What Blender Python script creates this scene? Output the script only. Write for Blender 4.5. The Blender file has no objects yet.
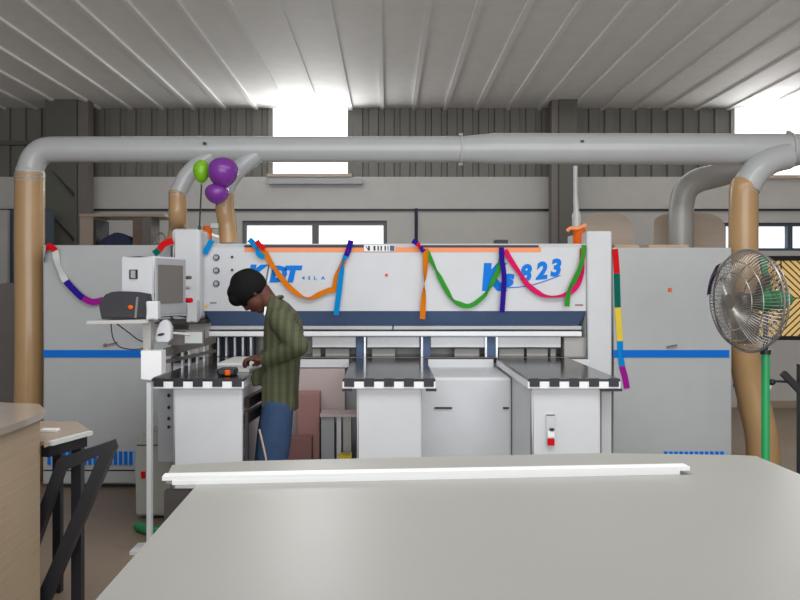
import bpy, bmesh, math, random
from mathutils import Vector, Matrix
random.seed(7)
S = bpy.context.scene
COL = S.collection
F, CX, HZ, H = 800.0, 388.0, 285.0, 1.55      # focal length in px, vanishing point, eye height
PI = math.pi

def P(px, py, Y):                              # measured picture point -> place at depth Y
    return Vector(((px - CX) / F * Y, Y, H - (py - HZ) / F * Y))
def X(px, Y): return (px - CX) / F * Y
def Z(py, Y): return H - (py - HZ) / F * Y

# ------------------------------------------------------------------ materials
def lin(c):
    return tuple((v/12.92 if v <= .04045 else ((v+.055)/1.055)**2.4) for v in c)
def mat(name, rgb, rough=.5, metal=0, noise=.06, scale=6, spec=.5, bump=0, coat=0):
    m = bpy.data.materials.new(name); m.use_nodes = True
    nt = m.node_tree; b = nt.nodes['Principled BSDF']
    c = lin([v/255 for v in rgb])
    b.inputs['Roughness'].default_value = rough; b.inputs['Metallic'].default_value = metal
    b.inputs['Specular IOR Level'].default_value = spec
    if coat: b.inputs['Coat Weight'].default_value = coat
    tc = nt.nodes.new('ShaderNodeTexCoord'); n = nt.nodes.new('ShaderNodeTexNoise')
    n.inputs['Scale'].default_value = scale; n.inputs['Detail'].default_value = 4
    nt.links.new(tc.outputs['Object'], n.inputs['Vector'])
    r = nt.nodes.new('ShaderNodeMix'); r.data_type = 'RGBA'
    r.inputs[6].default_value = tuple(v*(1-noise) for v in c)+(1,)
    r.inputs[7].default_value = tuple(min(1, v*(1+noise)) for v in c)+(1,)
    nt.links.new(n.outputs['Fac'], r.inputs[0]); nt.links.new(r.outputs[2], b.inputs['Base Color'])
    if bump:
        bp = nt.nodes.new('ShaderNodeBump'); bp.inputs['Strength'].default_value = bump
        bp.inputs['Distance'].default_value = .01
        nt.links.new(n.outputs['Fac'], bp.inputs['Height']); nt.links.new(bp.outputs['Normal'], b.inputs['Normal'])
    return m
def wood(name, a, bcol, scale=(1, 1, 12), rough=.5):
    m = mat(name, a, rough); nt = m.node_tree; b = nt.nodes['Principled BSDF']
    tc = nt.nodes.new('ShaderNodeTexCoord'); mp = nt.nodes.new('ShaderNodeMapping')
    mp.inputs['Scale'].default_value = scale
    n = nt.nodes.new('ShaderNodeTexNoise'); n.inputs['Scale'].default_value = 3; n.inputs['Detail'].default_value = 6
    r = nt.nodes.new('ShaderNodeMix'); r.data_type = 'RGBA'
    r.inputs[6].default_value = lin([v/255 for v in a])+(1,); r.inputs[7].default_value = lin([v/255 for v in bcol])+(1,)
    nt.links.new(tc.outputs['Object'], mp.inputs['Vector']); nt.links.new(mp.outputs['Vector'], n.inputs['Vector'])
    nt.links.new(n.outputs['Fac'], r.inputs[0]); nt.links.new(r.outputs[2], b.inputs['Base Color'])
    return m
M = {}
M['white'] = mat('machine_white', (206, 208, 211), .38)
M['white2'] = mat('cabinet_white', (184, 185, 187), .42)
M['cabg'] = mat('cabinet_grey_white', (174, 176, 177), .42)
M['slatgap'] = mat('grille_pale_blue', (150, 178, 214), .5)
M['bright'] = mat('bright_white', (240, 241, 242), .35)
M['melamine'] = mat('melamine_white', (236, 236, 234), .35, noise=.01)
M['board'] = mat('board_grey', (152, 151, 146), .4, noise=.04, scale=2)
M['navy'] = mat('skirt_navy', (80, 101, 134), .5, spec=.3)
M['darknavy'] = mat('dark_navy', (33, 38, 62), .5)
M['blue'] = mat('stripe_blue', (0, 108, 205), .6, spec=.2)
M['logo'] = mat('logo_blue', (14, 124, 224), .6, spec=.15)
M['peach'] = mat('peach', (255, 158, 108), .6, spec=.2)
M['black'] = mat('black_top', (40, 38, 40), .16, spec=.6)
M['blk'] = mat('black_paint', (30, 30, 36), .45)
M['check'] = mat('check_black', (26, 26, 40), .4)
M['iron'] = mat('dark_steel', (52, 46, 44), .4, .3)
M['alu'] = mat('aluminium', (200, 202, 206), .3, .7)
M['duct'] = mat('duct_grey', (180, 182, 183), .32, 0, coat=.2)
M['duct_dull'] = mat('duct_dull', (168, 166, 162), .4, .1)
M['hose'] = mat('hose_tan', (178, 143, 100), .35, noise=.12, scale=4, coat=.3)
M['wallw'] = mat('wall_white', (190, 188, 184), .8, bump=.1)
M['olive'] = mat('column_olive', (92, 92, 84), .7)
M['colgrey'] = mat('column_grey', (112, 106, 102), .7)
M['ceil'] = mat('ceiling_white', (236, 236, 234), .7)
M['floor'] = mat('floor_concrete', (128, 112, 96), .45, noise=.15, scale=2, bump=.1)
M['frame'] = mat('frame_grey', (104, 104, 106), .5)
M['frameb'] = mat('frame_blue', (64, 78, 92), .5)
M['wood'] = wood('wood_tan', (172, 146, 120), (196, 170, 140), (8, 1, 8))
M['woodd'] = wood('wood_dark', (96, 76, 66), (120, 96, 82))
M['woodp'] = wood('board_tan', (150, 134, 118), (172, 152, 132), (1, 8, 1), .3)
M['stacks'] = wood('stack_side', (150, 132, 110), (178, 158, 134), (.6, .6, 26), .55)
M['ply'] = wood('plywood', (176, 158, 142), (190, 172, 154))
M['sheen'] = mat('sheet_grey', (150, 140, 130), .18, noise=.1, scale=3)
M['pink'] = mat('laminate_pink', (196, 180, 178), .5)
M['redb'] = mat('carton_red', (166, 122, 118), .6)
M['redd'] = mat('carton_red_dark', (142, 100, 96), .6)
M['orange'] = mat('orange', (228, 98, 14), .7, spec=.2)
M['red'] = mat('red', (205, 14, 20), .7, spec=.15)
M['yellow'] = mat('yellow', (226, 196, 40), .5)
M['teal'] = mat('teal', (0, 98, 86), .8, spec=.15)
M['cyan'] = mat('cyan', (0, 136, 205), .8, spec=.15)
M['sorange'] = mat('streamer_orange', (216, 118, 10), .8, spec=.15)
M['green'] = mat('streamer_green', (50, 148, 44), .8, spec=.15)
M['pinkr'] = mat('streamer_pink', (214, 22, 96), .8, spec=.15)
M['purple'] = mat('streamer_purple', (44, 20, 140), .8, spec=.15)
M['magenta'] = mat('streamer_magenta', (156, 24, 140), .8, spec=.15)
M['pale'] = mat('streamer_white', (196, 200, 196), .6)
M['balg'] = mat('balloon_green', (124, 188, 26), .25, noise=.02)
M['balp'] = mat('balloon_purple', (122, 52, 150), .25, noise=.02)
M['fang'] = mat('fan_green', (24, 128, 74), .35)
M['pole'] = mat('pole_green', (36, 158, 92), .35)
M['wire'] = mat('fan_wire', (150, 146, 142), .3, .6)
M['blade'] = mat('fan_blade', (120, 112, 104), .35, .4)
M['bag'] = mat('bag_black', (48, 48, 54), .7, bump=.3, scale=30)
M['strap'] = mat('bag_strap', (120, 118, 114), .6)
M['screen'] = mat('screen', (104, 98, 92), .15)
M['bezel'] = mat('bezel_grey', (164, 166, 170), .45)
M['cable'] = mat('cable', (60, 62, 72), .5)
M['cloth'] = mat('navy_cloth', (44, 54, 84), .8)
M['skin'] = mat('skin', (86, 50, 38), .55, spec=.3, noise=.08, scale=20)
M['hair'] = mat('hair', (12, 11, 13), .8, noise=.3, scale=60, bump=.25, spec=.2)
M['shoe'] = mat('shoe', (40, 36, 34), .5)
M['grime'] = mat('grey_green', (168, 168, 160), .55)
M['ribbon_cloth'] = mat('violet_cloth', (92, 66, 120), .6)

def stripes(name, base, dark, scale, axis='X', rough=.6, thr=.5):
    m = mat(name, base, rough); nt = m.node_tree; b = nt.nodes['Principled BSDF']
    tc = nt.nodes.new('ShaderNodeTexCoord'); w = nt.nodes.new('ShaderNodeTexWave')
    w.bands_direction = axis; w.inputs['Scale'].default_value = scale
    cr = nt.nodes.new('ShaderNodeValToRGB'); cr.color_ramp.elements[0].position = thr-.05; cr.color_ramp.elements[1].position = thr+.05
    cr.color_ramp.elements[0].color = lin([v/255 for v in dark])+(1,); cr.color_ramp.elements[1].color = lin([v/255 for v in base])+(1,)
    nt.links.new(tc.outputs['Object'], w.inputs['Vector']); nt.links.new(w.outputs['Fac'], cr.inputs['Fac'])
    nt.links.new(cr.outputs['Color'], b.inputs['Base Color'])
    return m
# shirt plaid
def plaid():
    m = mat('shirt_plaid', (96, 98, 66), .85); nt = m.node_tree; b = nt.nodes['Principled BSDF']
    tc = nt.nodes.new('ShaderNodeTexCoord')
    def wv(axis, sc):
        w = nt.nodes.new('ShaderNodeTexWave'); w.bands_direction = axis; w.inputs['Scale'].default_value = sc
        w.inputs['Distortion'].default_value = .6; w.inputs['Detail Scale'].default_value = .6
        nt.links.new(tc.outputs['Object'], w.inputs['Vector']); return w
    a, c, d = wv('X', 7), wv('Z', 5), wv('X', 22)
    def mix(f, x, y, bl='MIX'):
        n = nt.nodes.new('ShaderNodeMix'); n.data_type = 'RGBA'
        nt.links.new(f, n.inputs[0])
        for i, v in ((6, x), (7, y)):
            if isinstance(v, tuple): n.inputs[i].default_value = v+(1,)
            else: nt.links.new(v, n.inputs[i])
        return n.outputs[2]
    def ramp(o, lo, hi):
        r = nt.nodes.new('ShaderNodeMapRange'); r.inputs[1].default_value = lo; r.inputs[2].default_value = hi
        nt.links.new(o, r.inputs[0]); return r.outputs[0]
    base = mix(ramp(a.outputs['Fac'], .3, .7), lin((.235, .25, .165)), lin((.30, .315, .215)))
    base = mix(ramp(d.outputs['Fac'], .93, 1.25), base, lin((.46, .45, .32)))
    base = mix(ramp(c.outputs['Fac'], .90, 1.3), base, lin((.20, .21, .15)))
    nt.links.new(base, b.inputs['Base Color'])
    return m
M['shirt'] = plaid()
def denim():
    m = mat('denim', (50, 70, 100), .85, spec=.2, noise=.3, scale=9, bump=.3); return m
M['jeans'] = denim()
# corrugated sheet is real geometry; amber backing is daylight glowing through yellow sheet
M['corr'] = mat('corrugated_sheet', (112, 110, 104), .55, .1, noise=.12, scale=2)
def emis(name, rgb, st, noise=0):
    m = bpy.data.materials.new(name); m.use_nodes = True; nt = m.node_tree
    b = nt.nodes['Principled BSDF']; c = lin([v/255 for v in rgb])+(1,)
    b.inputs['Base Color'].default_value = c; b.inputs['Emission Color'].default_value = c
    b.inputs['Emission Strength'].default_value = st; b.inputs['Roughness'].default_value = .4
    return m
M['amber'] = emis('daylit_amber_sheet', (224, 188, 120), .55)
M['glow'] = emis('daylit_skylight', (255, 255, 255), 2.2)
M['glass'] = emis('daylit_frosted_glass', (246, 248, 246), 1.0)

# ------------------------------------------------------------------ builders
def link(name, bm, m, parent=None, smooth=False, loc=None):
    me = bpy.data.meshes.new(name)
    bmesh.ops.recalc_face_normals(bm, faces=bm.faces)
    bm.to_mesh(me); bm.free()
    ms = m if isinstance(m, (list, tuple)) else [m]
    for x in ms: me.materials.append(x)
    if smooth:
        for p in me.polygons: p.use_smooth = True
        try: me.set_sharp_from_angle(angle=math.radians(40))
        except Exception: pass
    o = bpy.data.objects.new(name, me); COL.objects.link(o)
    if parent:
        o.parent = parent
        q = parent; off = Vector((0, 0, 0))
        while q is not None:
            off += q.location; q = q.parent
        me.transform(Matrix.Translation(-off))
    else:
        # put the origin at the base centre
        vs = [v.co for v in me.vertices]
        c = Vector(((min(v.x for v in vs)+max(v.x for v in vs))/2, (min(v.y for v in vs)+max(v.y for v in vs))/2, min(v.z for v in vs)))
        me.transform(Matrix.Translation(-c)); o.location = c
    return o
def tag(o, label, cat, group=None):
    o['label'] = label; o['category'] = cat
    if group: o['group'] = group
    return o
def struct(o): o['kind'] = 'structure'; return o
def thing(name, loc, label, cat, group=None):
    o = bpy.data.objects.new(name, None); COL.objects.link(o); o.location = loc; o.empty_display_size = .1
    return tag(o, label, cat, group)
def B(): return bmesh.new()
def box(bm, x0, x1, y0, y1, z0, z1, bev=0):
    vs = [bm.verts.new((x, y, z)) for z in (z0, z1) for y in (y0, y1) for x in (x0, x1)]
    fs = [(0, 1, 3, 2), (4, 5, 7, 6), (0, 1, 5, 4), (2, 3, 7, 6), (0, 2, 6, 4), (1, 3, 7, 5)]
    ff = [bm.faces.new([vs[i] for i in f]) for f in fs]
    if bev:
        es = list({e for f in ff for e in f.edges})
        bmesh.ops.bevel(bm, geom=es, offset=bev, segments=2, profile=.5, affect='EDGES')
    return bm
def prism(bm, pts, y0, y1):
    """outline in XZ extruded along Y"""
    a = [bm.verts.new((p[0], y0, p[1])) for p in pts]; b = [bm.verts.new((p[0], y1, p[1])) for p in pts]
    bm.faces.new(a); bm.faces.new(b[::-1]); n = len(pts)
    for i in range(n): bm.faces.new((a[i], a[(i+1) % n], b[(i+1) % n], b[i]))
    return bm
def prism_z(bm, pts, z0, z1):
    a = [bm.verts.new((p[0], p[1], z0)) for p in pts]; b = [bm.verts.new((p[0], p[1], z1)) for p in pts]
    bm.faces.new(a); bm.faces.new(b[::-1]); n = len(pts)
    for i in range(n): bm.faces.new((a[i], a[(i+1) % n], b[(i+1) % n], b[i]))
    return bm
def prism_x(bm, pts, x0, x1):
    a = [bm.verts.new((x0, p[0], p[1])) for p in pts]; b = [bm.verts.new((x1, p[0], p[1])) for p in pts]
    bm.faces.new(a); bm.faces.new(b[::-1]); n = len(pts)
    for i in range(n): bm.faces.new((a[i], a[(i+1) % n], b[(i+1) % n], b[i]))
    return bm
def tube(bm, pts, rad, seg=12, cap=True):
    pts = [Vector(p) for p in pts]; rs = rad if isinstance(rad, (list, tuple)) else [rad]*len(pts)
    t0 = (pts[1]-pts[0]).normalized(); up = Vector((0, 0, 1)) if abs(t0.z) < .9 else Vector((0, 1, 0))
    n = t0.cross(up).normalized(); rings = []
    for i, p in enumerate(pts):
        if i == 0: t = pts[1]-pts[0]
        elif i == len(pts)-1: t = pts[-1]-pts[-2]
        else: t = (pts[i+1]-pts[i]).normalized()+(pts[i]-pts[i-1]).normalized()
        t.normalize(); n = (n-t*n.dot(t)).normalized(); b = t.cross(n)
        rings.append([bm.verts.new(p+(n*math.cos(2*PI*k/seg)+b*math.sin(2*PI*k/seg))*rs[i]) for k in range(seg)])
    for a, b in zip(rings, rings[1:]):
        for k in range(seg): bm.faces.new((a[k], a[(k+1) % seg], b[(k+1) % seg], b[k]))
    if cap: bm.faces.new(rings[0]); bm.faces.new(rings[-1][::-1])
    return bm
def spline(pts, n=8):
    pts = [Vector(p) for p in pts]; out = []
    for i in range(len(pts)-1):
        p0 = pts[max(i-1, 0)]; p1 = pts[i]; p2 = pts[i+1]; p3 = pts[min(i+2, len(pts)-1)]
        for k in range(n):
            t = k/n
            out.append(.5*((2*p1)+(p2-p0)*t+(2*p0-5*p1+4*p2-p3)*t*t+(3*p1-p0-3*p2+p3)*t**3))
    out.append(pts[-1]); return out
def ball(bm, c, r, u=16, v=10, rot=None):
    mt = Matrix.Translation(c) @ (rot.to_4x4() if rot else Matrix()) @ Matrix.Diagonal((r[0], r[1], r[2], 1))
    bmesh.ops.create_uvsphere(bm, u_segments=u, v_segments=v, radius=1, matrix=mt); return bm
def bar(bm, a, b, w, d=None):
    """square bar between two points"""
    d = d or w; a = Vector(a); b = Vector(b); t = (b-a).normalized()
    up = Vector((0, 1, 0)) if abs(t.y) < .9 else Vector((1, 0, 0))
    n = t.cross(up).normalized(); m_ = t.cross(n)
    r = []
    for p in (a, b):
        r.append([bm.verts.new(p+n*sx*w/2+m_*sy*d/2) for sx, sy in ((-1, -1), (1, -1), (1, 1), (-1, 1))])
    for k in range(4): bm.faces.new((r[0][k], r[0][(k+1) % 4], r[1][(k+1) % 4], r[1][k]))
    bm.faces.new(r[0]); bm.faces.new(r[1][::-1]); return bm
def text(name, s, px, py, hpx, Y, m, parent, shear=0, bold=0, rot=0, wscale=1, depth=.002):
    cu = bpy.data.curves.new(name, 'FONT'); cu.body = s; cu.size = 1; cu.shear = shear; cu.offset = bold
    cu.extrude = .01; cu.resolution_u = 3
    o = bpy.data.objects.new(name, cu); COL.objects.link(o)
    bpy.context.view_layer.update()
    me = bpy.data.meshes.new_from_object(o.evaluated_get(bpy.context.evaluated_depsgraph_get()))
    bpy.data.objects.remove(o)
    xs = [v.co.x for v in me.vertices]; ys = [v.co.y for v in me.vertices]
    sc = hpx/F*Y/(max(ys)-min(ys))
    T = Matrix.Translation(P(px, py, Y)) @ Matrix.Rotation(PI/2, 4, 'X') @ Matrix.Rotation(rot, 4, 'Z') @ \
        Matrix.Diagonal((sc*wscale, sc, depth/.02, 1)) @ Matrix.Translation((-min(xs), -min(ys), 0))
    me.transform(T); bm = bmesh.new(); bm.from_mesh(me); bpy.data.meshes.remove(me)
    return link(name, bm, m, parent)

# ------------------------------------------------------------------ setting
WY = 10.2; CZ = 3.8
def corrugated(bm, x0, x1, z0, z1, y, pitch=.2, dep=.035):
    xs = []; x = x0
    while x < x1:
        for d, o in ((0, 0), (.32, 0), (.38, 1), (.94, 1)):
            xx = x+pitch*d
            if xx < x1: xs.append((xx, y-dep*o))
        x += pitch
    xs.append((x1, y))
    a = [bm.verts.new((p[0], p[1], z0)) for p in xs]; b = [bm.verts.new((p[0], p[1], z1)) for p in xs]
    for i in range(len(xs)-1): bm.faces.new((a[i], a[i+1], b[i+1], b[i]))
b = B(); box(b, -7, 8, -5, WY+.3, -.1, 0); struct(link('floor', b, M['floor']))
# roof underside: light sheeting with ribs
b = B(); box(b, -7, 8, 1.0, WY+.3, CZ, CZ+.06)
for i in range(38):
    xx = -6.9+i*.4; box(b, xx, xx+.05, 1.0, WY, CZ-.025, CZ+.001)
struct(link('ceiling', b, M['ceil']))
zw = Z(177.5, WY)              # top of white masonry
W1 = (X(273, WY), X(347.5, WY)); W2 = (X(735, WY), X(812, WY))
b = B(); zt = CZ
corrugated(b, -7, W1[0], zw, zt, WY); corrugated(b, W1[1], W2[0], zw, zt, WY); corrugated(b, W2[1], 8, zw, zt, WY)
# masonry with openings: columns of boxes
def wallrow(bm, holes, z0, z1, y0, y1, xa=-7, xb=8):
    x = xa
    for h in sorted(holes):
        if h[0] > x: box(bm, x, h[0], y0, y1, z0, z1)
        x = h[1]
    box(bm, x, xb, y0, y1, z0, z1)
W3 = (X(243, WY), X(387, WY), Z(262, WY), Z(221, WY))
W4 = (X(722, WY), X(860, WY), Z(251, WY), Z(223, WY))
W5 = (X(738, WY), X(860, WY), Z(340, WY), Z(256, WY))
b2 = b; 
wallrow(b2, [], 0, W5[2], WY-.06, WY+.14)
wallrow(b2, [W5[:2]], W5[2], W5[3], WY-.06, WY+.14)
wallrow(b2, [], W5[3], W4[2], WY-.06, WY+.14)
W3z = W3[2]
wallrow(b2, [W4[:2]], W4[2], W3z, WY-.06, WY+.14)
wallrow(b2, [W3[:2], W4[:2]], W3z, W4[3], WY-.06, WY+.14)
wallrow(b2, [W3[:2]], W4[3], W3[3], WY-.06, WY+.14)
wallrow(b2, [], W3[3], zw, WY-.06, WY+.14)
for f in b2.faces: f.material_index = 0
wb = link('wall_back', b2, [M['corr'], M['wallw']]); struct(wb)
for p in wb.data.polygons:
    if wb.matrix_world.translation.z+0 + p.center.z < zw-.0001-wb.location.z*0 and True: pass
lz = zw-wb.location.z
for p in wb.data.polygons:
    if p.center.z <= lz+.001: p.material_index = 1
b = B(); box(b, -7.1, -7, -5, WY+.3, 0, CZ); struct(link('wall_left', b, M['wallw']))
b = B(); box(b, 8, 8.1, -5, WY+.3, 0, CZ); struct(link('wall_right', b, M['wallw']))
# dark seam rail on the masonry
b = B(); box(b, -7, 8, WY-.085, WY-.06, Z(211.4, WY), Z(209.4, WY)); struct(link('trim_1', b, M['blk']))
b = B(); box(b, X(270, WY), X(363, WY), WY-.13, WY-.06, Z(185, WY), Z(179.5, WY)); struct(link('trim_2', b, M['bezel']))
b = B(); box(b, X(268, WY), X(352, WY), WY-.1, WY, Z(177.6, WY), Z(174.5, WY)); struct(link('trim_3', b, M['ply']))
b = B(); box(b, X(733, WY), X(815, WY), WY-.1, WY, Z(179.5, WY), Z(176, WY)); struct(link('trim_4', b, M['ply']))
b = B(); box(b, X(735, WY), X(860, WY), WY-.1, WY-.06, Z(411, WY-.1), Z(401, WY-.1)); struct(link('baseboard_back', b, M['woodp']))
b = B(); box(b, -7, X(45, WY), WY-.1, WY-.03, Z(146, WY), Z(142, WY)); struct(link('trim_5', b, M['olive']))
# translucent skylight panels in the sheeting
for n, w, z0 in ((1, W1, Z(174.6, WY)), (2, W2, Z(176, WY))):
    b = B(); box(b, w[0], w[1], WY+.01, WY+.03, z0, CZ); o = struct(link('window_%d' % n, b, M['glow']))
# low windows
def window(n, w, mull, y, fm, pane, bars=.035):
    b = B(); x0, x1, z0, z1 = w
    box(b, x0, x1, y-.03, y+.05, z1-bars*1.2, z1); box(b, x0, x1, y-.03, y+.05, z0, z0+bars)
    box(b, x0, x0+bars, y-.03, y+.05, z0+bars, z1-bars*1.2); box(b, x1-bars, x1, y-.03, y+.05, z0+bars, z1-bars*1.2)
    for mx in mull: box(b, mx-bars*.9, mx+bars*.9, y-.03, y+.05, z0+bars, z1-bars*1.2)
    fr = struct(link('window_%d' % n, b, fm))
    b = B(); box(b, x0+bars, x1-bars, y+.055, y+.06, z0+bars, z1-bars); link('pane', b, pane, fr)
    return fr
window(3, W3, [X(315.5, WY)], WY, M['frame'], M['glass'], .045)
fr = window(4, W4, [X(789, WY)], WY, M['frameb'], M['glass'], .035)
# wire seen outside the right window
for q in range(9):
    pass
fr = window(5, W5, [], WY, M['blk'], M['amber'], .05)
b = B(); x0, x1, z0, z1 = W5; xm = X(781, WY); zm = (z0+z1)/2
bar(b, (xm, WY+.0, z0), (xm, WY+.0, z1), .012); bar(b, (x0, WY+.0, zm), (x1, WY+.0, zm), .012)
def clipseg(xa, za, xb, zb, bx):
    # Liang-Barsky
    t0, t1 = 0, 1; dx, dz = xb-xa, zb-za
    for p, q in ((-dx, xa-bx[0]), (dx, bx[1]-xa), (-dz, za-bx[2]), (dz, bx[3]-za)):
        if p == 0:
            if q < 0: return None
        else:
            r = q/p
            if p < 0: t0 = max(t0, r)
            else: t1 = min(t1, r)
    return (xa+t0*dx, za+t0*dz, xa+t1*dx, za+t1*dz) if t0 < t1 else None
quads = [(x0, xm, zm, z1, 1), (xm, x1, zm, z1, -1), (x0, xm, z0, zm, -1), (xm, x1, z0, zm, 1)]
for qa in quads:
    for k in range(-24, 40):
        c = k*.085
        s = qa[4]; xa = qa[0]-1; xb = qa[1]+1
        seg = clipseg(xa, qa[2]+c+s*(xa-qa[0])*.95, xb, qa[2]+c+s*(xb-qa[0])*.95, qa[:4])
        if seg and math.hypot(seg[2]-seg[0], seg[3]-seg[1]) > .04:
            bar(b, (seg[0], WY+.02, seg[1]), (seg[2], WY+.02, seg[3]), .012)
link('lattice', b, M['blk'], fr)

# steel columns
def column(px0, px1, pw, Y, label, gx):
    t = thing('steel_column', (X((px0+px1)/2, Y), Y, 0), label, 'column', None)
    x0, x1 = X(px0, Y), X(px1, Y)
    b = B(); box(b, x0, x1, Y-.01, Y+.01, 0, CZ); box(b, (x0+x1)/2-.01, (x0+x1)/2+.01, Y+.01, Y+.3, 0, CZ); box(b, x0, x1, Y+.3, Y+.32, 0, CZ)
    link('flanged_post', b, M['olive'], t)
    b = B(); box(b, X(pw[0], Y), X(pw[1], Y), Y+.02, Y+.2, 0, CZ); link('cover_plate', b, M['colgrey'], t)
    b = B()
    for zz in (Z(215, Y), Z(170, Y)):
        prism(b, [(x0+.2*(x1-x0), zz), (x1-.03, zz-.28), (x1-.03, zz-.33)], Y-.03, Y-.01)
    if gx: link('gusset', b, M['iron'], t)
    else: b.free()
column(46, 77, (77.2, 87.5), 9.7, 'olive grey steel column behind the left cabinet and hose', True)
column(559, 577, (552, 558.8), 9.7, 'olive grey steel column rising behind the right end of the saw beam', False)

# ------------------------------------------------------------------ panel saw
MY = 6.1                          # front plane of beam
saw = thing('panel_saw', (0, MY, 0), 'long white beam saw with navy skirt, blue lettering and peach stripe', 'machine')
zt, zs, zb = Z(243.5, MY), Z(311, MY), Z(326, MY)
xl, xr = X(199, MY), X(587, MY)
b = B(); prism_x(b, [(MY+.03, zt), (MY, zt-.03), (MY, zs), (MY+.3, zs), (MY+.62, zs), (MY+.62, zt)], xl, xr)
link('beam_housing', b, M['white'], saw)
b = B(); pts0 = [(MY, zs), (MY+.09, zb), (MY+.3, zb), (MY+.3, zs)]
# skirt with slanted ends
a = [b.verts.new((X(205, MY), y, z)) for y, z in pts0]; c = [b.verts.new((X(586.5, MY), y, z)) for y, z in pts0]
for v in (a[1], a[2]): v.co.x += .03
for v in (c[1], c[2]): v.co.x -= .04
b.faces.new(a); b.faces.new(c[::-1])
for i in range(4): b.faces.new((a[i], a[(i+1) % 4], c[(i+1) % 4], c[i]))
link('skirt', b, M['navy'], saw)
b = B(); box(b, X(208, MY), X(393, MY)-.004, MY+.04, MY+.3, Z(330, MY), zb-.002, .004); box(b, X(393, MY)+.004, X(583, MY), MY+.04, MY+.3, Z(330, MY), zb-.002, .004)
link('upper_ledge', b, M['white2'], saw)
b = B(); box(b, X(207, MY), X(582, MY), MY+.0, MY+.3, Z(336.5, MY), Z(331.5, MY), .006); link('lower_ledge', b, M['bright'], saw)
# stripes
b = B(); box(b, X(244.5, MY), X(541, MY), MY-.004, MY+.004, Z(252, MY), Z(247.2, MY))
link('peach_stripe', b, M['peach'], saw)['label'] = 'peach orange stripe'
b = B(); box(b, X(244.5, MY), X(364, MY), MY-.009, MY-.004+.004, Z(247.4, MY), Z(245, MY)); box(b, X(421, MY), X(538.5, MY), MY-.009, MY, Z(247.4, MY), Z(245.2, MY))
link('rail', b, M['darknavy'], saw)
b = B(); box(b, X(364, MY), X(395, MY), MY-.012, MY-.004, Z(251.5, MY), Z(245, MY)); pl = link('name_plate', b, M['bright'], saw)
for x0, x1 in ((368, 370), (373.5, 375.5), (377.5, 379), (380.5, 382), (384.5, 386), (387.5, 388.5)):
    b = B(); box(b, X(x0, MY), X(x1, MY), MY-.014, MY-.012, Z(250.6, MY), Z(246, MY)); link('mark', b, M['blk'], pl)
b = B(); bar(b, (X(366, MY), MY-.013, Z(246, MY)), (X(368.5, MY), MY-.013, Z(250.5, MY)), .006, .002)
link('mark', b, M['blk'], pl)
b = B(); box(b, X(389.8, MY), X(394.5, MY), MY-.014, MY-.012, Z(251, MY), Z(245.6, MY)); link('blue_patch', b, M['navy'], pl)
# lettering
YY = MY-.003
text('lettering', 'K', 247, 282, 17.5, YY, M['logo'], saw, .2, .07, 0, 1.12)
b = B(); bar(b, P(266, 282, YY), P(269, 264.5, YY), .010, .003); link('lettering', b, M['navy'], saw)
b = B(); bar(b, P(268, 282, YY), P(271, 264.5, YY), .010, .003); link('lettering', b, M['bright'], saw)
text('lettering', 'D', 269.5, 282.5, 17, YY, M['logo'], saw, .2, .065, 0, 1.0)
text('lettering', 'T', 284.5, 282.5, 17, YY, M['logo'], saw, .2, .07, 0, 1.15)
for ch_, lx_ in (('4', 302), ('S', 308), ('L', 314), ('A', 321)): text('lettering', ch_, lx_, 279.6, 3.4, YY, M['logo'], saw, 0, .03, 0, 1.2)
text('lettering', 'K', 482, 291, 28, YY, M['logo'], saw, .08, .075, 0, .92)
text('lettering', 's', 500.5, 287.5, 13.5, YY-.002, M['logo'], saw, .2, .055, math.radians(3), 1.3)
text('lettering', '8', 520.5, 282.5, 18, YY, M['logo'], saw, .22, .05, math.radians(5), .95)
text('lettering', '2', 535.5, 280, 18, YY, M['logo'], saw, .22, .05, math.radians(5), .95)
text('lettering', '3', 550.5, 277, 18, YY, M['logo'], saw, .22, .05, math.radians(5), .95)
b = B(); pts = spline([P(505, 288, YY), P(527, 286, YY), P(545, 281, YY), P(561, 275, YY)], 6)
tube(b, pts, [.002]+[.004]*(len(pts)-2)+[.001], 6); link('underline', b, M['logo'], saw)
# buttons, screws
for py in (257.5, 270.5, 283.5):
    b = B(); tube(b, [P(216.5, py, MY), P(216.5, py, MY)-Vector((0, .012, 0))], .024, 20); bt = link('push_button', b, M['darknavy'], saw, True)
    b = B(); tube(b, [P(216.5, py, MY)-Vector((0, .012, 0)), P(216.5, py, MY)-Vector((0, .022, 0))], .0165, 16); link('cap', b, M['bezel'], bt, True)
    b = B(); tube(b, [P(232.3, py-.5, MY), P(232.3, py-.5, MY)-Vector((0, .012, 0))], .010, 12); link('screw', b, M['iron'], saw, True)
b = B(); box(b, X(210, MY), X(216.5, MY), MY-.003, MY, Z(303.5, MY), Z(302.3, MY)); link('warning_sticker', b, M['redd'], saw)
b = B(); box(b, X(205, MY), X(207.5, MY), MY-.003, MY, Z(307.5, MY), Z(304.5, MY)); link('warning_sticker', b, M['yellow'], saw)
b = B(); box(b, X(575, MY), X(583, MY), MY-.003, MY, Z(305.7, MY), Z(304.3, MY)); link('warning_sticker', b, M['redd'], saw)
b = B(); tube(b, [P(386.5, 275, MY), P(386.5, 275, MY)-Vector((0, .01, 0))], .011, 12); link('indicator', b, M['orange'], saw)
b = B(); box(b, X(494, MY+.3), X(507, MY+.3), MY+.25, MY+.35, zt-.001, Z(240, MY+.3), .005); link('top_cap', b, M['blk'], saw)
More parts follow.
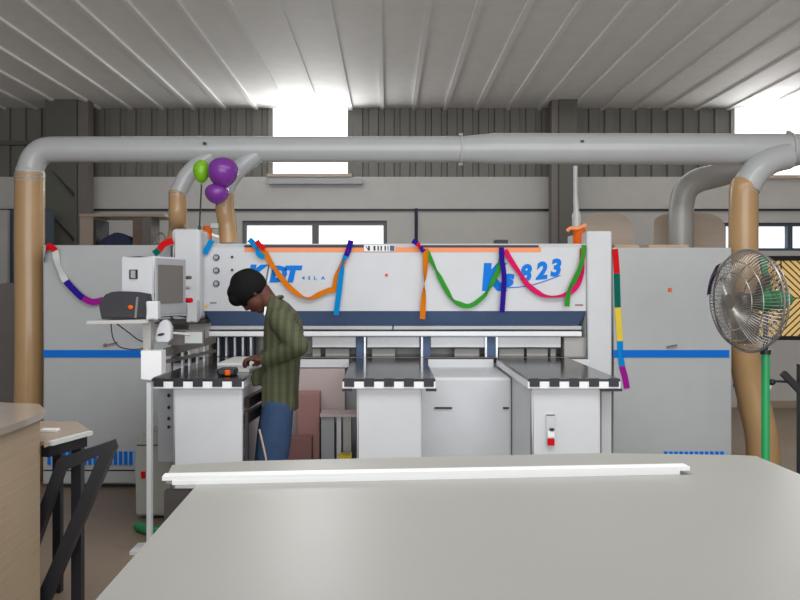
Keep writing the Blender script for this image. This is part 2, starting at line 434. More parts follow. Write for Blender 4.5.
# pressure plates, posts, bed
YB = MY+.09
z_b = 1.0
for x0, x1 in ((312, 356), (367, 419.5), (430.5, 485), (496.5, 561)):
    b = B(); box(b, X(x0, YB), X(x1, YB), YB, YB+.03, Z(347.5, YB), Z(336.7, YB), .004); pp = link('pressure_plate', b, M['bright'], saw)
    b = B(); box(b, X(x0, YB), X(x1, YB), YB-.004, YB+.02, Z(348.5, YB), Z(347.3, YB)); link('lip', b, M['blk'], pp)
for x0, x1 in ((356.5, 363), (422.5, 430), (486.5, 495)):
    b = B(); box(b, X(x0, YB), X(x1, YB), YB-.02, YB+.1, z_b, Z(336.7, YB)); link('guide_post', b, M['navy'], saw)
for x0 in (364, 420.8, 484.5, 495.3):
    b = B(); box(b, X(x0, YB), X(x0+2, YB), YB-.03, YB+.02, z_b, Z(336.7, YB)); link('roller_strip', b, M['alu'], saw)
b = B(); box(b, X(205, MY), X(583, MY), YB+.22, YB+.26, z_b, zb); link('back_panel', b, M['duct_dull'], saw)
# dark backing with upright white fingers at left
b = B(); box(b, X(205, MY), X(252, MY), YB+.08, YB+.11, z_b, zb-.05); link('clamp_backing', b, M['darknavy'], saw)
for x0 in (217.5, 225.5, 234, 242, 250):
    b = B(); box(b, X(x0, YB), X(x0+2.4, YB), YB-.02, YB+.07, z_b, Z(337, YB), .003); link('clamp_finger', b, M['alu'], saw)
for x0, x1 in ((312, 320), (325, 349), (372, 395), (455, 480), (500, 525), (528, 549), (552, 557)):
    b = B(); box(b, X(x0, YB), X(x1, YB), YB+.05, YB+.11, z_b, Z(349, YB)+.005); link('rear_block', b, M['wallw'], saw)
# bed and base
b = B(); box(b, X(172, MY), X(587, MY), MY, MY+.62, .955, 1.0, .004); link('bed', b, M['black'], saw)
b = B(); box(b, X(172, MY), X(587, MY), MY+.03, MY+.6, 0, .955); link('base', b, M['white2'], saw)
for x0, x1 in ((280, 349), (428, 493), (570, 588)):
    b = B(); prism_x(b, [(MY-.02, .985), (MY-.03, .925), (MY+.028, .915), (MY+.028, .985)], X(x0, MY), X(x1, MY)); link('front_lip', b, M['white'], saw)
b = B(); box(b, .21, .838, 5.42, MY+.03, .04, .925, .02); link('front_panel', b, M['white'], saw)
for x0, x1 in ((434.5, 452), (503, 509)):
    b = B(); box(b, X(x0, 5.41), X(x1, 5.41), 5.41, 5.43, Z(409, 5.41), Z(407.2, 5.41)); link('slot', b, M['iron'], saw)
# end columns
YE = 6.08
b = B(); box(b, X(586.5, YE), X(612, YE), YE, YE+.65, 0, Z(231, YE), .012); link('end_column', b, M['white'], saw)
YL = 5.98
b = B(); box(b, X(171, YL), X(200.5, YL), YL, YL+.85, Z(320, YL), Z(228.5, YL), .03); link('end_column', b, M['white'], saw)
b = B(); box(b, X(185, YL), X(205, YL), YL+.12, YL+.8, 1.0, Z(320, YL)+.001); link('blade_box', b, M['duct_dull'], saw)
b = B(); box(b, X(563, YB), X(586, YB), YB-.05, YB+.11, z_b, Z(337, YB)); link('blade_box', b, M['duct_dull'], saw)
b = B(); box(b, X(150, YL), X(207, YL), YL-.03, MY-.005, Z(323.5, YL), Z(319.5, YL)); link('dark_ledge', b, M['iron'], saw)

# side cabinets
def cabinet(x0, x1, ztop, sx0, sx1, gx0, gx1, label):
    t = thing('machine_cabinet', (X((x0+x1)/2, MY), MY, 0), label, 'cabinet', 'white machine end cabinets')
    a0, a1 = X(x0, MY), X(x1, MY)
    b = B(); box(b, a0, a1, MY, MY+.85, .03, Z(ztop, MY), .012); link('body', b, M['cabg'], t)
    b = B(); box(b, a0+.03, a1-.03, MY+.03, MY+.8, 0, .03); link('plinth', b, M['iron'], t)
    b = B(); box(b, X(sx0, MY), X(sx1, MY), MY-.006, MY+.002, Z(357.5, MY), Z(350, MY)); link('blue_stripe', b, M['blue'], t)
    b = B(); box(b, X(gx0, MY), X(gx1, MY), MY-.004, MY+.002, Z(465, MY), Z(451, MY)); g = link('vent_grille', b, M['slatgap'], t)
    b = B(); x = gx0
    while x < gx1-2: box(b, X(x, MY), X(x+3.0, MY), MY-.012, MY-.003, Z(464.5, MY), Z(451.3, MY)); x += 5.1
    link('slat', b, M['blue'], g)
    b = B(); box(b, a0+.01, a1-.01, MY-.003, MY+.001, Z(471, MY), Z(469.7, MY)); link('seam', b, M['iron'], t)
    return t
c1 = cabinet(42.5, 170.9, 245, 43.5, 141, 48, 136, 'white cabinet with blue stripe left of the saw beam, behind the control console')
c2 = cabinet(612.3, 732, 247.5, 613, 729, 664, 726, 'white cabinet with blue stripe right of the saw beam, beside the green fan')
b = B(); box(b, X(668, MY), X(671.5, MY), MY-.008, MY, Z(291.5, MY), Z(288, MY), .002); link('label_spot', b, M['orange'], c2)
b = B(); bar(b, P(667, 347, MY-.012), P(677, 345, MY-.012), .010, .02); link('latch', b, M['colgrey'], c2)
b = B(); bar(b, P(105, 345, MY-.012), P(117, 342.5, MY-.012), .007, .02); ball(b, P(105, 345, MY-.012), (.013, .012, .013)); link('latch', b, M['redd'], c1)

# ------------------------------------------------------------------ air tables
TY = 4.68; TB = 6.065
def air_table(f0, f1, c0, c1_, label, start_black, n):
    x0, x1 = X(f0, TY), X(f1, TY)
    t = thing('air_table', ((x0+x1)/2, TY, 0), label, 'table', 'black topped tables in front of the saw')
    b = B(); box(b, x0, x1, TY, TB, .985, 1.0, .003); link('tabletop', b, M['black'], t)
    b = B(); box(b, x0, x1, TY+.002, TB-.02, Z(388.5, TY), .985); e = link('edge_frame', b, M['bright'], t)
    sz = (x1-x0-.02)/n
    for k in range(n):
        if (k % 2 == 0) == start_black:
            b = B(); box(b, x0+.01+k*sz, x0+.01+(k+1)*sz, TY-.003, TY+.003, Z(386.8, TY), Z(378.3, TY)); link('check', b, M['check'], e)
    b = B(); box(b, X(c0, TY+.03), X(c1_, TY+.03), TY+.03, TB-.1, .04, Z(388.5, TY), .015); link('cabinet_body', b, M['white'], t)
    b = B(); box(b, X(c0, TY)+.02, X(c1_, TY)-.02, TY+.08, TB-.1, 0, .04); link('plinth', b, M['iron'], t)
    return t, x0, x1
t1, a0, a1 = air_table(152, 243.5, 172.5, 242.5, 'left black topped table with checkered edge, beside the standing person', True, 9)
t2, m0, m1 = air_table(342.5, 435.5, 356, 422, 'middle black topped table with checkered edge and plain white cabinet', True, 9)
t3, r0, r1 = air_table(528, 620.5, 531, 601, 'right black topped table with checkered edge and red switch', True, 9)
# end notches
for tt, e0, e1 in ((t2, 342, 352), (t2, 426, 436.5), (t3, 602, 622)):
    b = B(); box(b, X(e0, TY), X(e1, TY), TY-.004, TY+.02, Z(391.3, TY), Z(388.7, TY)); link('foot_strip', b, M['blk'], tt)
# switch on right
b = B(); box(b, X(547, TY), X(555.5, TY), TY+.018, TY+.031, Z(446.5, TY), Z(415, TY)); sw = link('switch_plate', b, M['alu'], t3)
b = B(); box(b, X(548, TY), X(555, TY), TY+.010, TY+.018, Z(446, TY), Z(439, TY), .002); link('button', b, M['red'], sw)['label'] = 'red stop button'
b = B(); box(b, X(548, TY), X(555, TY), TY+.010, TY+.018, Z(438, TY), Z(432, TY), .002); link('button', b, M['bright'], sw)
b = B(); ball(b, P(552, 429.5, TY+.012), (.015, .010, .009)); box(b, X(547, TY), X(555.5, TY), TY+.014, TY+.018, Z(416, TY), Z(415, TY)); link('lever', b, M['blk'], sw)
b = B(); box(b, X(601.5, TY+.1), X(611, TY+.1), TY+.1, TY+.16, 0, Z(388.5, TY)); link('leg', b, M['white2'], t3)
b = B(); box(b, X(158, TY+.3), X(174, TY+.3), TY+.3, TY+.34, .45, Z(388.5, TY)); sp = link('side_panel', b, M['bezel'], t1)
for py in (395.5, 407.5, 418.5, 427):
    b = B(); ball(b, P(168.7, py, TY+.29), (.009, .012, .011)); link('knob', b, M['blk'], sp)
# dark bracket on right side of left table
b = B(); xb = X(244.5, TY)
for z0 in (Z(404, TY), Z(419, TY)):
    bar(b, (xb+.005, TY+.05, z0), (xb+.065, TY+.35, z0+.02), .06, .03)
link('bracket', b, M['iron'], t1)
b = B(); box(b, xb-.004, xb+.012, TY+.04, TY+.07, 0, Z(413, TY)); link('bracket_post', b, M['iron'], t1)
# side fence on left table
b = B(); bar(b, P(166, 349, 5.0)+Vector((0, 0, -.02)), P(214, 339.5, 6.0), .05, .03); bar(b, P(166, 352, 5.0)+Vector((0, 0, -.06)), P(214, 341.5, 6.0)+Vector((0, 0, -.07)), .02, .03)
fe = link('fence_rail', b, M['colgrey'], t1)
for px, py, Y in ((181, 352, 5.3), (188, 352, 5.45), (196, 352, 5.6), (203, 351, 5.75)):
    b = B(); box(b, X(px, Y), X(px+2.2, Y), Y, Y+.03, 1.0, Z(345, Y)); link('stop_pin', b, M['alu'], fe)

# ------------------------------------------------------------------ control console
KY = 4.75
con = thing('control_console', (X(150, KY), KY, 0), 'white control console with grey screen on a post at the left table', 'control console')
ang = math.radians(74); C0 = P(154, 256, KY); hgt = 62/F*KY
u = Vector((math.cos(ang), math.sin(ang), 0)); v = Vector((-math.sin(ang), math.cos(ang), 0))
def kb(bm, a0, a1, b0, b1, z0, z1):    # box in console axes
    vs = []
    for z in (z0, z1):
        for bb in (b0, b1):
            for aa in (a0, a1):
                p = C0+u*aa+v*bb; vs.append(bm.verts.new((p.x, p.y, C0.z+z)))
    for f in [(0, 1, 3, 2), (4, 5, 7, 6), (0, 1, 5, 4), (2, 3, 7, 6), (0, 2, 6, 4), (1, 3, 7, 5)]: bm.faces.new([vs[i] for i in f])
b = B(); kb(b, 0, .36, 0, .225, -hgt, 0)
bmesh.ops.bevel(b, geom=list(b.edges), offset=.008, segments=2, affect='EDGES'); hs = link('screen_housing', b, M['white'], con)
b = B(); kb(b, .012, .35, -.008, .002, -hgt+.02, -.012); bz = link('bezel', b, M['bezel'], con)
b = B(); kb(b, .03, .31, -.012, -.006, -hgt+.085, -.05); link('screen', b, M['screen'], bz)
# vent on the side face
b = B(); kb(b, -.006, .002, .11, .165, -.135, -.08); vp = link('vent', b, M['iron'], hs)
b = B(); kb(b, -.009, -.005, .122, .153, -.13, -.085); link('cover', b, M['bezel'], vp)
b = B(); box(b, X(149, KY), X(161, KY), KY-.065, KY-.003, Z(319.5, KY), Z(301, KY), .008); link('hinge_block', b, M['white'], con)
b = B(); prism(b, [(X(143, KY), Z(319, KY)), (X(152, KY), Z(319, KY)), (X(151.5, KY), Z(352, KY)), (X(144.5, KY), Z(352, KY))], KY-.02, KY+.05); link('neck', b, M['duct_dull'], con)
KF = KY-.13
b = B(); prism(b, [(X(x, KF), Z(y, KF)) for x, y in ((141, 351), (161.5, 351), (161.5, 374), (153, 377.5), (150.5, 380), (141, 379))], KF, KY-.04); link('mounting_block', b, M['bright'], con)
b = B(); box(b, X(146, KF), X(150.5, KF), KF+.01, KF+.05, 0, Z(380, KY)); link('post', b, M['white'], con)
b = B(); box(b, X(144.5, KY), X(151, KY), KY-.075, KY-.01, Z(353, KY), Z(351.1, KY)); link('yoke', b, M['white2'], con)
b = B(); box(b, X(138, KY), X(158, KY), KY-.16, KY, 0, .02); link('foot', b, M['white'], con)
b = B(); prism(b, [(X(86, KY-.1), Z(324, KY-.1)), (X(87, KY-.1), Z(321, KY-.1)), (X(146, KY-.1), Z(319.8, KY-.1)), (X(147, KY-.1), Z(323.2, KY-.1))], KY-.1, KY+.16); link('tray', b, M['wallw'], con)
b = B(); tube(b, spline([P(111, 324, KY), P(113, 338, KY), P(120, 347, KY), P(134, 349.5, KY), P(145, 348, KY)], 6), .004, 6)
tube(b, spline([P(117, 324, KY), P(128, 332, KY), P(137, 339, KY), P(144, 342, KY)], 6), .004, 6); link('cable', b, M['cable'], con, True)
# side controls
Kd = C0+u*.365
for i, (dz, r, m) in enumerate(((-.125, .011, 'woodd'), (-.19, .010, 'bezel'), (-.27, .016, 'red'))):
    b = B(); tube(b, [Kd+Vector((0, .02, dz)), Kd+Vector((.035 if m == 'red' else .03, 0, dz))], r, 12); o = link('control_knob', b, M[m], con, True)
    if m == 'red': o['label'] = 'red emergency knob'
# swing arm
sa = B(); tube(sa, spline([P(170, 333, KY+.1), P(180, 333.5, KY+.15), P(190, 335, KY+.2)], 4), .008, 8); 
prism(sa, [(X(x, KY), Z(y, KY)) for x, y in ((152, 339), (154, 343), (166, 343), (168, 340), (168, 328), (165, 322), (161, 320), (157, 323), (154, 330))], KY+.055, KY+.12)
bmesh.ops.bevel(sa, geom=[e for e in sa.edges], offset=.003, segments=1, affect='EDGES')
link('swing_arm', sa, M['white'], con, True)
b = B(); ball(b, P(161, 334.5, KY+.052), (.022, .006, .008), rot=Matrix.Rotation(-.2, 3, 'Y')); link('grip_hole', b, M['iron'], con)
b = B(); box(b, X(185.5, KY+.3), X(203, KY+.3), KY+.28, KY+.3, Z(343, KY+.3), Z(332, KY+.3)); pn = link('small_panel', b, M['pale'], con)
b = B(); box(b, X(168, KY+.3), X(204, KY+.3), KY+.3, KY+.33, Z(345, KY+.3), Z(330, KY+.3)); link('small_panel', b, M['colgrey'], con)
# white hanger behind the screen (arm from beam column)
b = B(); box(b, X(186, YL-.1), X(197, YL-.1), YL-.1, YL, Z(322, YL), Z(300, YL), .01); 
link('support_leg', b, M['white'], saw)

# bag
by = KY-.04
b = B(); prism(b, [(X(x, by), Z(y, by)) for x, y in ((101, 319), (99.5, 309), (98.5, 303), (101, 299), (105, 294.5), (111, 292), (118, 291.3), (136, 292), (149, 294), (150, 300), (149.5, 308), (147, 319))], by, by+.17)
bmesh.ops.bevel(b, geom=[e for e in b.edges if abs(e.verts[0].co.y-e.verts[1].co.y) < .01], offset=.010, segments=2, affect='EDGES')
bag = thing('bag', P(124, 319.6, by), 'black bag with orange badge lying on the console tray', 'bag')
link('bag_body', b, M['bag'], bag)
b = B(); ball(b, P(130.5, 307.3, by-.002), (.016, .006, .013)); link('badge', b, M['orange'], bag, True)['label'] = 'orange round badge'
b = B(); bar(b, P(135.5, 318, by-.003), P(137.5, 297, by-.003), .013, .006); link('strap', b, M['strap'], bag)

# ------------------------------------------------------------------ things on / around left table
b = B(); prism_z(b, [(X(217.5, 5.45), 5.45), (X(217.5, 5.45)+.3, 5.45), (X(217.5, 5.45)+.3, 5.95), (X(217.5, 5.45)+.02, 5.95)], 1.001, 1.018)
prism_z(b, [(X(234, 5.0), 5.05), (X(248, 5.0), 5.05), (X(250, 5.0), 5.449), (X(236, 5.2), 5.449)], 1.001, 1.018)
tag(link('workpiece', b, M['melamine']), 'white sheet panel lying on the left black table by the hands', 'panel')
ty = 4.86
b = B(); box(b, X(218, ty), X(236, ty), ty-.05, ty+.09, 1.0, 1.045, .015)
mb = thing('tape_measure', P(227, 374, ty), 'small dark box with orange centre on the left black table', 'tool')
mb.location = (X(227, ty), ty, 1.0)
link('case', b, M['blk'], mb)
b = B(); box(b, X(226.5, ty), X(232, ty), ty-.06, ty-.045, 1.006, 1.04, .006); link('orange_core', b, M['orange'], mb)

# leaning sheets and cartons behind the person
sy = 6.02
b = B(); box(b, X(262, sy), X(345, sy), sy-.03, sy+.05, .0, Z(369, sy)); tag(link('laminate_sheet', b, M['pink']), 'large pale pink sheet leaning on the saw base behind the person', 'sheet')
b = B(); box(b, X(297, sy-.2), X(319.5, sy-.2), sy-.2, sy-.06, 0, Z(393, sy-.2), .003); tag(link('carton', b, M['redb']), 'tall dusty red carton standing behind the person', 'box')
b = B(); box(b, X(285, sy-.35), X(311.5, sy-.35), sy-.35, sy-.22, 0, Z(438, sy-.35), .003); tag(link('carton', b, M['redd']), 'short darker red carton at the foot of the tall one', 'box')
fy = 5.7
fr_ = thing('stand', (X(336, fy), fy, 0), 'small grey stand in the gap left of the middle table', 'stand')
b = B(); box(b, X(320, fy), X(357, fy), fy, fy+.2, Z(417, fy), Z(414, fy)); link('top_board', b, M['pink'], fr_)
for x0, x1, m in ((321, 334, 'bezel'), (336.5, 341, 'white'), (343, 351, 'duct_dull')):
    b = B(); box(b, X(x0, fy), X(x1, fy), fy+.02, fy+.16, 0, Z(417, fy)); link('upright', b, M[m], fr_)
b = B(); prism(b, [(X(x, 5.6), Z(y, 5.6)) for x, y in ((338, 461), (338, 455), (342, 453.5), (347, 455), (352, 453), (352, 461))], 5.56, 5.64)
o = link('rag', b, M['yellow']); 
b = B(); box(b, X(337, 5.6), X(353, 5.6), 5.52, 5.66, 0, Z(461, 5.6)); tag(link('crate', b, M['duct_dull']), 'low grey crate between the stand and the middle table', 'crate')
tag(o, 'crumpled yellow rag by the middle table', 'rag')

# grey bin under left table
gb = thing('waste_bin', (X(153, 5.3), 5.3, 0), 'grey green rounded bin behind the left table leg', 'bin')
b = B(); g0 = 5.3
prism(b, [(X(x, g0), Z(y, g0)) for x, y in ((135.5, 516), (135, 470), (136.5, 448), (139, 436), (143, 433), (172, 431.5), (173, 516))], g0, g0+.35)
bmesh.ops.bevel(b, geom=list(b.edges), offset=.012, segments=2, affect='EDGES'); link('bin_body', b, M['grime'], gb, True)
b = B(); box(b, X(137, g0), X(173, g0), g0-.006, g0+.01, Z(445.5, g0), Z(444.6, g0)); link('lid_seam', b, M['iron'], gb)
b = B(); box(b, X(141, g0), X(145.5, g0), g0-.008, g0+.004, Z(478.5, g0), Z(471.5, g0), .004); link('sticker', b, M['red'], gb)
b = B(); tube(b, spline([(X(135, 5.0), 5.05, .03), (X(155, 5.0), 4.95, .03), (X(175, 5.0), 5.0, .03)], 6), .03, 10); tag(link('green_hose', b, M['fang'], None, True), 'green hose lying on floor beneath the left table', 'hose')

# ------------------------------------------------------------------ ducts
DY = 6.35
def pz(px, py, Y=DY): return P(px, py, Y)
md = thing('extraction_duct', (X(400, DY), DY, Z(150, DY)), 'thick grey overhead extraction pipe running the whole width above the saw', 'duct')
s = DY/F
b = B(); pts = spline([pz(30, 176), pz(31, 167), pz(35.5, 157.5), pz(43, 151.2), pz(52, 149.6)], 6)+[pz(70, 149.5), pz(461, 149.3)]
tube(b, pts, [13.8*s]*5+[12.9*s]*(len(pts)-5), 32); link('pipe', b, M['duct'], md, True)
b = B(); tube(b, [pz(461, 149.3), pz(463, 149.3), pz(478, 149), pz(495, 148.6), pz(788, 149.5), pz(900, 151)], [12.9*s, 12.9*s, 14*s, 15.3*s, 15.6*s, 15.6*s], 32); link('pipe', b, M['duct'], md, True)
for px, r in ((461, 14.5), (788.5, 17.3)):
    b = B(); tube(b, [pz(px-.8, 149.3), pz(px+.8, 149.3)], r*s, 32); fl = link('flange', b, M['wallw'], md, True)
    for dz in (-1, 1):
        b = B(); tube(b, [pz(px-1.8, 149.3+dz*(r+.3)), pz(px+1.8, 149.3+dz*(r+.3))], 1.5*s, 10); link('bolt', b, M['duct_dull'], fl, True)
for px, py in ((208, 146), (578.5, 144)):
    b = B(); box(b, X(px-1.5, DY), X(px+1.5, DY), DY-.13, DY-.1, Z(py+1, DY), Z(py-1, DY)); link('screw', b, M['iron'], md)
def branch(pts, r, name='elbow', m='duct'):
    b = B(); tube(b, spline(pts, 6), r*s, 28); return link(name, b, M[m], md, True)
branch([pz(212, 155, DY-.02), pz(199, 164, DY-.02), pz(187, 176, DY-.02), pz(179.5, 190, DY-.02), pz(177.5, 193, DY-.02)], 8.6)
branch([pz(257, 154, DY-.02), pz(243, 165, DY-.02), pz(231, 178, DY-.02), pz(225, 192, DY-.02)], 9)
branch([pz(787, 156, DY-.06), pz(772, 160, DY-.08), pz(758, 169, DY-.1), pz(750, 180, DY-.1), pz(746, 188, DY-.1)], 13.5)
def hose(pts, r, label, ribs=3, step=None, Y=DY, shift=0):
    pp = spline(pts, 10)
    b = B(); tube(b, pp, [v*Y/F for v in ([r]*len(pp) if not isinstance(r, list) else [r[0]+(r[1]-r[0])*i/(len(pp)-1) for i in range(len(pp))])], 32, cap=True)
    t = thing('flexible_hose', tuple(pp[-1]), label, 'hose', 'tan hoses hanging from the extraction pipe')
    o = link('hose_body', b, M['hose'], t, True)
    r0 = r[0] if isinstance(r, list) else r
    for k in range(ribs):
        b = B(); c = pp[0]+(pp[1]-pp[0]).normalized()*(.012+.026*k)
        tube(b, [c, c+(pp[1]-pp[0]).normalized()*.006], (r0+.5)*Y/F, 32); link('clamp_ring', b, M['bezel'], t, True)
    return t
hose([pz(29.8, 173), pz(29.5, 240), pz(30, 300), pz(30, 360), pz(29, 420), pz(29, 479.5)], [14.3, 14.5], 'long thick tan hose dropping at the far left beside the cabinet')
hose([pz(177.8, 191, DY-.02), pz(177.8, 215, DY-.02), pz(178, 228, DY+.15), pz(176, 243.4, DY+.15)], [8.8, 9.4], 'short tan hose onto the left column, left of the green balloon', 2)
hose([pz(224.6, 191, DY-.02), pz(225, 210, DY-.02), pz(227.5, 225, DY), pz(229, 243, DY)], 9.2, 'short tan hose onto the beam below the purple balloons', 1)
hh = hose([pz(745.6, 186, DY-.1), pz(743.5, 200, DY-.1), pz(743.5, 300, DY-.06), pz(744, 350, DY-.03), pz(749, 380, DY), pz(757, 415, DY), pz(762, 440, DY), pz(764, 479.5, DY)], [13.2, 16], 'long thick tan hose behind the fan at the right end cabinet', 2)
# rear duct
RY = 7.15; s2 = RY/F
b = B(); tube(b, spline([P(681, 458, RY), P(681, 300, RY), P(681, 225, RY), P(682, 203, RY), P(686, 190, RY), P(697, 181, RY), P(715, 176, RY), P(745, 168, RY), P(800, 153, RY)], 6), 12*s2, 28)
tag(link('branch_duct', b, M['duct_dull'], None, True), 'dull grey bent pipe rising behind the right cabinet', 'duct')
# hanging post and orange sleeves
for (px, py0, py1, x0, x1, lab, cat) in ((577.5, 228, 243, 573, 585, 'orange sleeve with thin pale pipe on the right end of the saw beam', 1), (208, 226, 243, 203, 212, 'orange sleeve on the left end of the saw beam', 0)):
    Y = MY+.2
    t = thing('orange_cable_sleeve', (X((x0+x1)/2, Y), Y, Z(243.5, MY)), lab, 'cable sleeve')
    b = B(); xm_ = X((x0+x1)/2, Y); rr = X(x1, Y)-xm_
    tube(b, [(xm_, Y, zt), (xm_, Y, Z(py0+1, Y)), (xm_, Y, Z(py0, Y))], [rr, rr, rr*.7], 16); link('sleeve', b, M['orange'], t, True)
    if cat:
        b = B(); tube(b, spline([(xm_-.02, Y, Z(229, Y)), (xm_-.02, Y, Z(215, Y)), (X(575.5, Y), Y, Z(195, Y)), (X(575.5, Y), Y, Z(166, Y))], 4), [4.5*Y/F]*5+[2.6*Y/F]*3+[2*Y/F]*5, 10); link('thin_pipe', b, M['duct'], t, True)
        b = B(); tube(b, spline([P(567, 231, Y-.05), P(571, 228, Y-.06), P(577, 228.5, Y-.06), P(586, 225, Y-.05)], 4), .014, 8); link('tie', b, M['peach'], t, True)
    else:
        b = B(); box(b, X(211, Y), X(219, Y), Y-.03, Y+.03, Z(228.5, Y), Z(223.5, Y), .004); tube(b, [(X(211, Y), Y, Z(226, Y)), (X(206, Y), Y, Z(226.5, Y))], .006, 8); link('tie', b, M['pale'], t)

# ------------------------------------------------------------------ balloons
def balloon(px, py, r, rz, Y, m, label, string=True):
    t = thing('balloon', tuple(P(px, py+r, Y)), label, 'balloon', None)
    b = B(); k = Y/F
    n = 18; prof = []
    for i in range(n+1):
        a = PI*i/n; rr = math.sin(a)*(1+.10*math.cos(a)); prof.append((rr*r*k, math.cos(a)*rz*k*(1 if a < PI/2 else 1.08)))
    c = P(px, py, Y); rings = []
    for rr, z in prof[1:-1]: rings.append([b.verts.new((c.x+rr*math.cos(2*PI*j/24), c.y+rr*math.sin(2*PI*j/24), c.z+z)) for j in range(24)])
    top = b.verts.new((c.x, c.y, c.z+prof[0][1])); bot = b.verts.new((c.x, c.y, c.z+prof[-1][1]))
    for a_, b_ in zip(rings, rings[1:]):
        for j in range(24): b.faces.new((a_[j], a_[(j+1) % 24], b_[(j+1) % 24], b_[j]))
    for j in range(24): b.faces.new((top, rings[0][j], rings[0][(j+1) % 24])); b.faces.new((bot, rings[-1][(j+1) % 24], rings[-1][j]))
    link('skin', b, m, t, True)
    b = B(); tube(b, [Vector((c.x, c.y, c.z+prof[-1][1]+.008)), Vector((c.x, c.y, c.z+prof[-1][1]-.012))], [.004, .011], 10); link('knot', b, m, t, True)
    if string: b = B(); tube(b, [Vector((c.x, c.y, c.z+prof[0][1]-.01)), Vector((c.x, DY-.1, Z(160, DY)))], .0015, 6); link('string', b, M['pale'], t, True)
    return t
BYy = 5.95
balloon(201.5, 171, 8.3, 11, BYy+.03, M['balg'], 'small lime green balloon hanging under the overhead pipe')
balloon(223, 172, 15.2, 14.6, BYy-.03, M['balp'], 'big purple balloon hanging under the overhead pipe')
balloon(217, 193.3, 12, 10, BYy, M['balp'], 'smaller purple balloon below the big one', False)
b = B(); tube(b, [P(201.5, 184, BYy+.06), P(199.5, 227, BYy+.06)], .006, 8); tube(b, [P(199.5, 227, BYy+.06), P(199.5, 228.6, BYy+.1)], .012, 8)
tag(link('balloon_stick', b, M['blk'], None, True), 'thin black stick holding up the green balloon', 'stick')

# ------------------------------------------------------------------ streamers
def streamer(pts, mats, label, Y=MY-.03, w=6.5, group='paper streamers on the machine', breaks=None, n=8):
    """pts: (px, py, twist degrees); one colour per interval of control points"""
    cps = [Vector((p[0], p[1], p[2])) for p in pts]; sp_ = spline(cps, n)
    bm = B(); k = Y/F; hw = w*k/2; rows = []
    for i, p in enumerate(sp_):
        a = sp_[max(i-1, 0)]; c = sp_[min(i+1, len(sp_)-1)]
        d = Vector((c.x-a.x, 0, -(c.y-a.y))).normalized(); nn = Vector((-d.z, 0, d.x))
        tw = math.radians(p.z); o = nn*math.cos(tw)+Vector((0, math.sin(tw), 0))
        pos = P(p.x, p.y, Y); th = d.cross(o).normalized()*.0006
        rows.append([bm.verts.new(pos+o*hw+th), bm.verts.new(pos-o*hw+th), bm.verts.new(pos-o*hw-th), bm.verts.new(pos+o*hw-th)])
    for i, (a, c) in enumerate(zip(rows, rows[1:])):
        mi = mats[1][min(i//n, len(mats[1])-1)] if isinstance(mats, tuple) else 0
        for j in range(4):
            f = bm.faces.new((a[j], a[(j+1) % 4], c[(j+1) % 4], c[j])); f.material_index = mi
    bm.faces.new(rows[0]); f = bm.faces.new(rows[-1][::-1]); 
    if isinstance(mats, tuple): f.material_index = mats[1][-1]
    ml = [M[x] for x in mats[0]] if isinstance(mats, tuple) else [M[mats]]
    return tag(link('paper_streamer', bm, ml, None, True), label, 'streamer', group)
streamer([(44, 262, 60), (46, 251, 60), (49, 246.5, 10), (55, 251, 0), (57, 262, 55), (61, 272, 60), (66, 281, 10), (75, 291, 0), (83, 298, 0), (93, 302, 0), (103, 300, 0)],
         (['teal', 'red', 'pale', 'purple', 'magenta'], [0, 1, 1, 2, 2, 2, 3, 3, 4, 4]), 'drooping red, purple and magenta streamer on the left cabinet corner', w=6.5)
streamer([(154, 254, 0), (159, 250, 0), (164, 244, 0), (173, 240.5, 0)], (['teal', 'red'], [0, 1, 1]), 'short red streamer with teal tip at the left column', Y=YL-.03, w=6.5)
streamer([(204.5, 254, 0), (208, 247, 0), (212, 240, 0)], 'cyan', 'short blue streamer tab at the top left corner of the beam', w=5.5)
streamer([(249, 239.5, 0), (253, 243, 0), (257, 249, 60), (259, 254, 0), (264, 257.5, 0)], 'cyan', 'blue curled streamer tab crossing the left end of the peach stripe', w=5.5, Y=MY-.045)
streamer([(256.5, 241, 0), (260, 245.5, 0), (265, 248.5, 20)], 'red', 'short red streamer tab beside the blue curl', w=5, Y=MY-.055)
streamer([(258, 249, 0), (265, 253, 10), (270, 262, 10), (275, 269, 50), (280, 276, 20), (288, 286, 10), (297, 293.5, 40), (304, 297.2, 72), (311, 297.8, 60), (320, 294, 15), (329, 290, 30), (334, 289, 0), (337, 276, 10), (343, 263, 20), (347, 250, 60)], 'sorange', 'orange streamer swagging over the short logo above the person', w=5.4)
streamer([(351, 240.5, 0), (348.5, 250, 0), (346, 256, 0), (343.5, 262, 65), (341, 275, 20), (339, 292, 0), (336, 315, 0)], (['purple', 'cyan'], [0, 0, 1, 1, 1, 1]), 'blue streamer with purple top hanging down left of the beam centre', w=5.5, Y=MY-.045)
streamer([(412.5, 240.5, 20), (417, 243.5, 0), (420, 247, 50), (424, 251.5, 0)], (['purple', 'red', 'purple'], [0, 1, 2]), 'tiny purple and red streamer knot at the middle of the beam top', w=5, Y=MY-.045)
streamer([(425.5, 248.5, 0), (425.5, 262, 20), (425, 276, 55), (424.3, 284, 84), (424, 292, 50), (423.3, 303, 20), (422.5, 319, 0)], 'sorange', 'straight orange streamer hanging down the beam centre', w=5.5, Y=MY-.04)
streamer([(427.5, 251, 40), (431, 260, 30), (436, 270, 60), (440, 278, 20), (447, 291, 20), (453, 300, 60), (460, 304, 15), (467, 306, 30), (474, 304, 30), (484, 296, 40), (488, 290, 70), (493, 281, 20), (499, 268, 20), (501.5, 254, 55)], 'green', 'green streamer swagging left of the purple hanging one', w=5)
streamer([(501.5, 247.5, 10), (502, 260, 15), (504, 275, 20), (503.5, 292, 15), (502, 312.5, 15)], 'purple', 'straight dark purple streamer crossing the big model letters', w=5.5, Y=MY-.05)
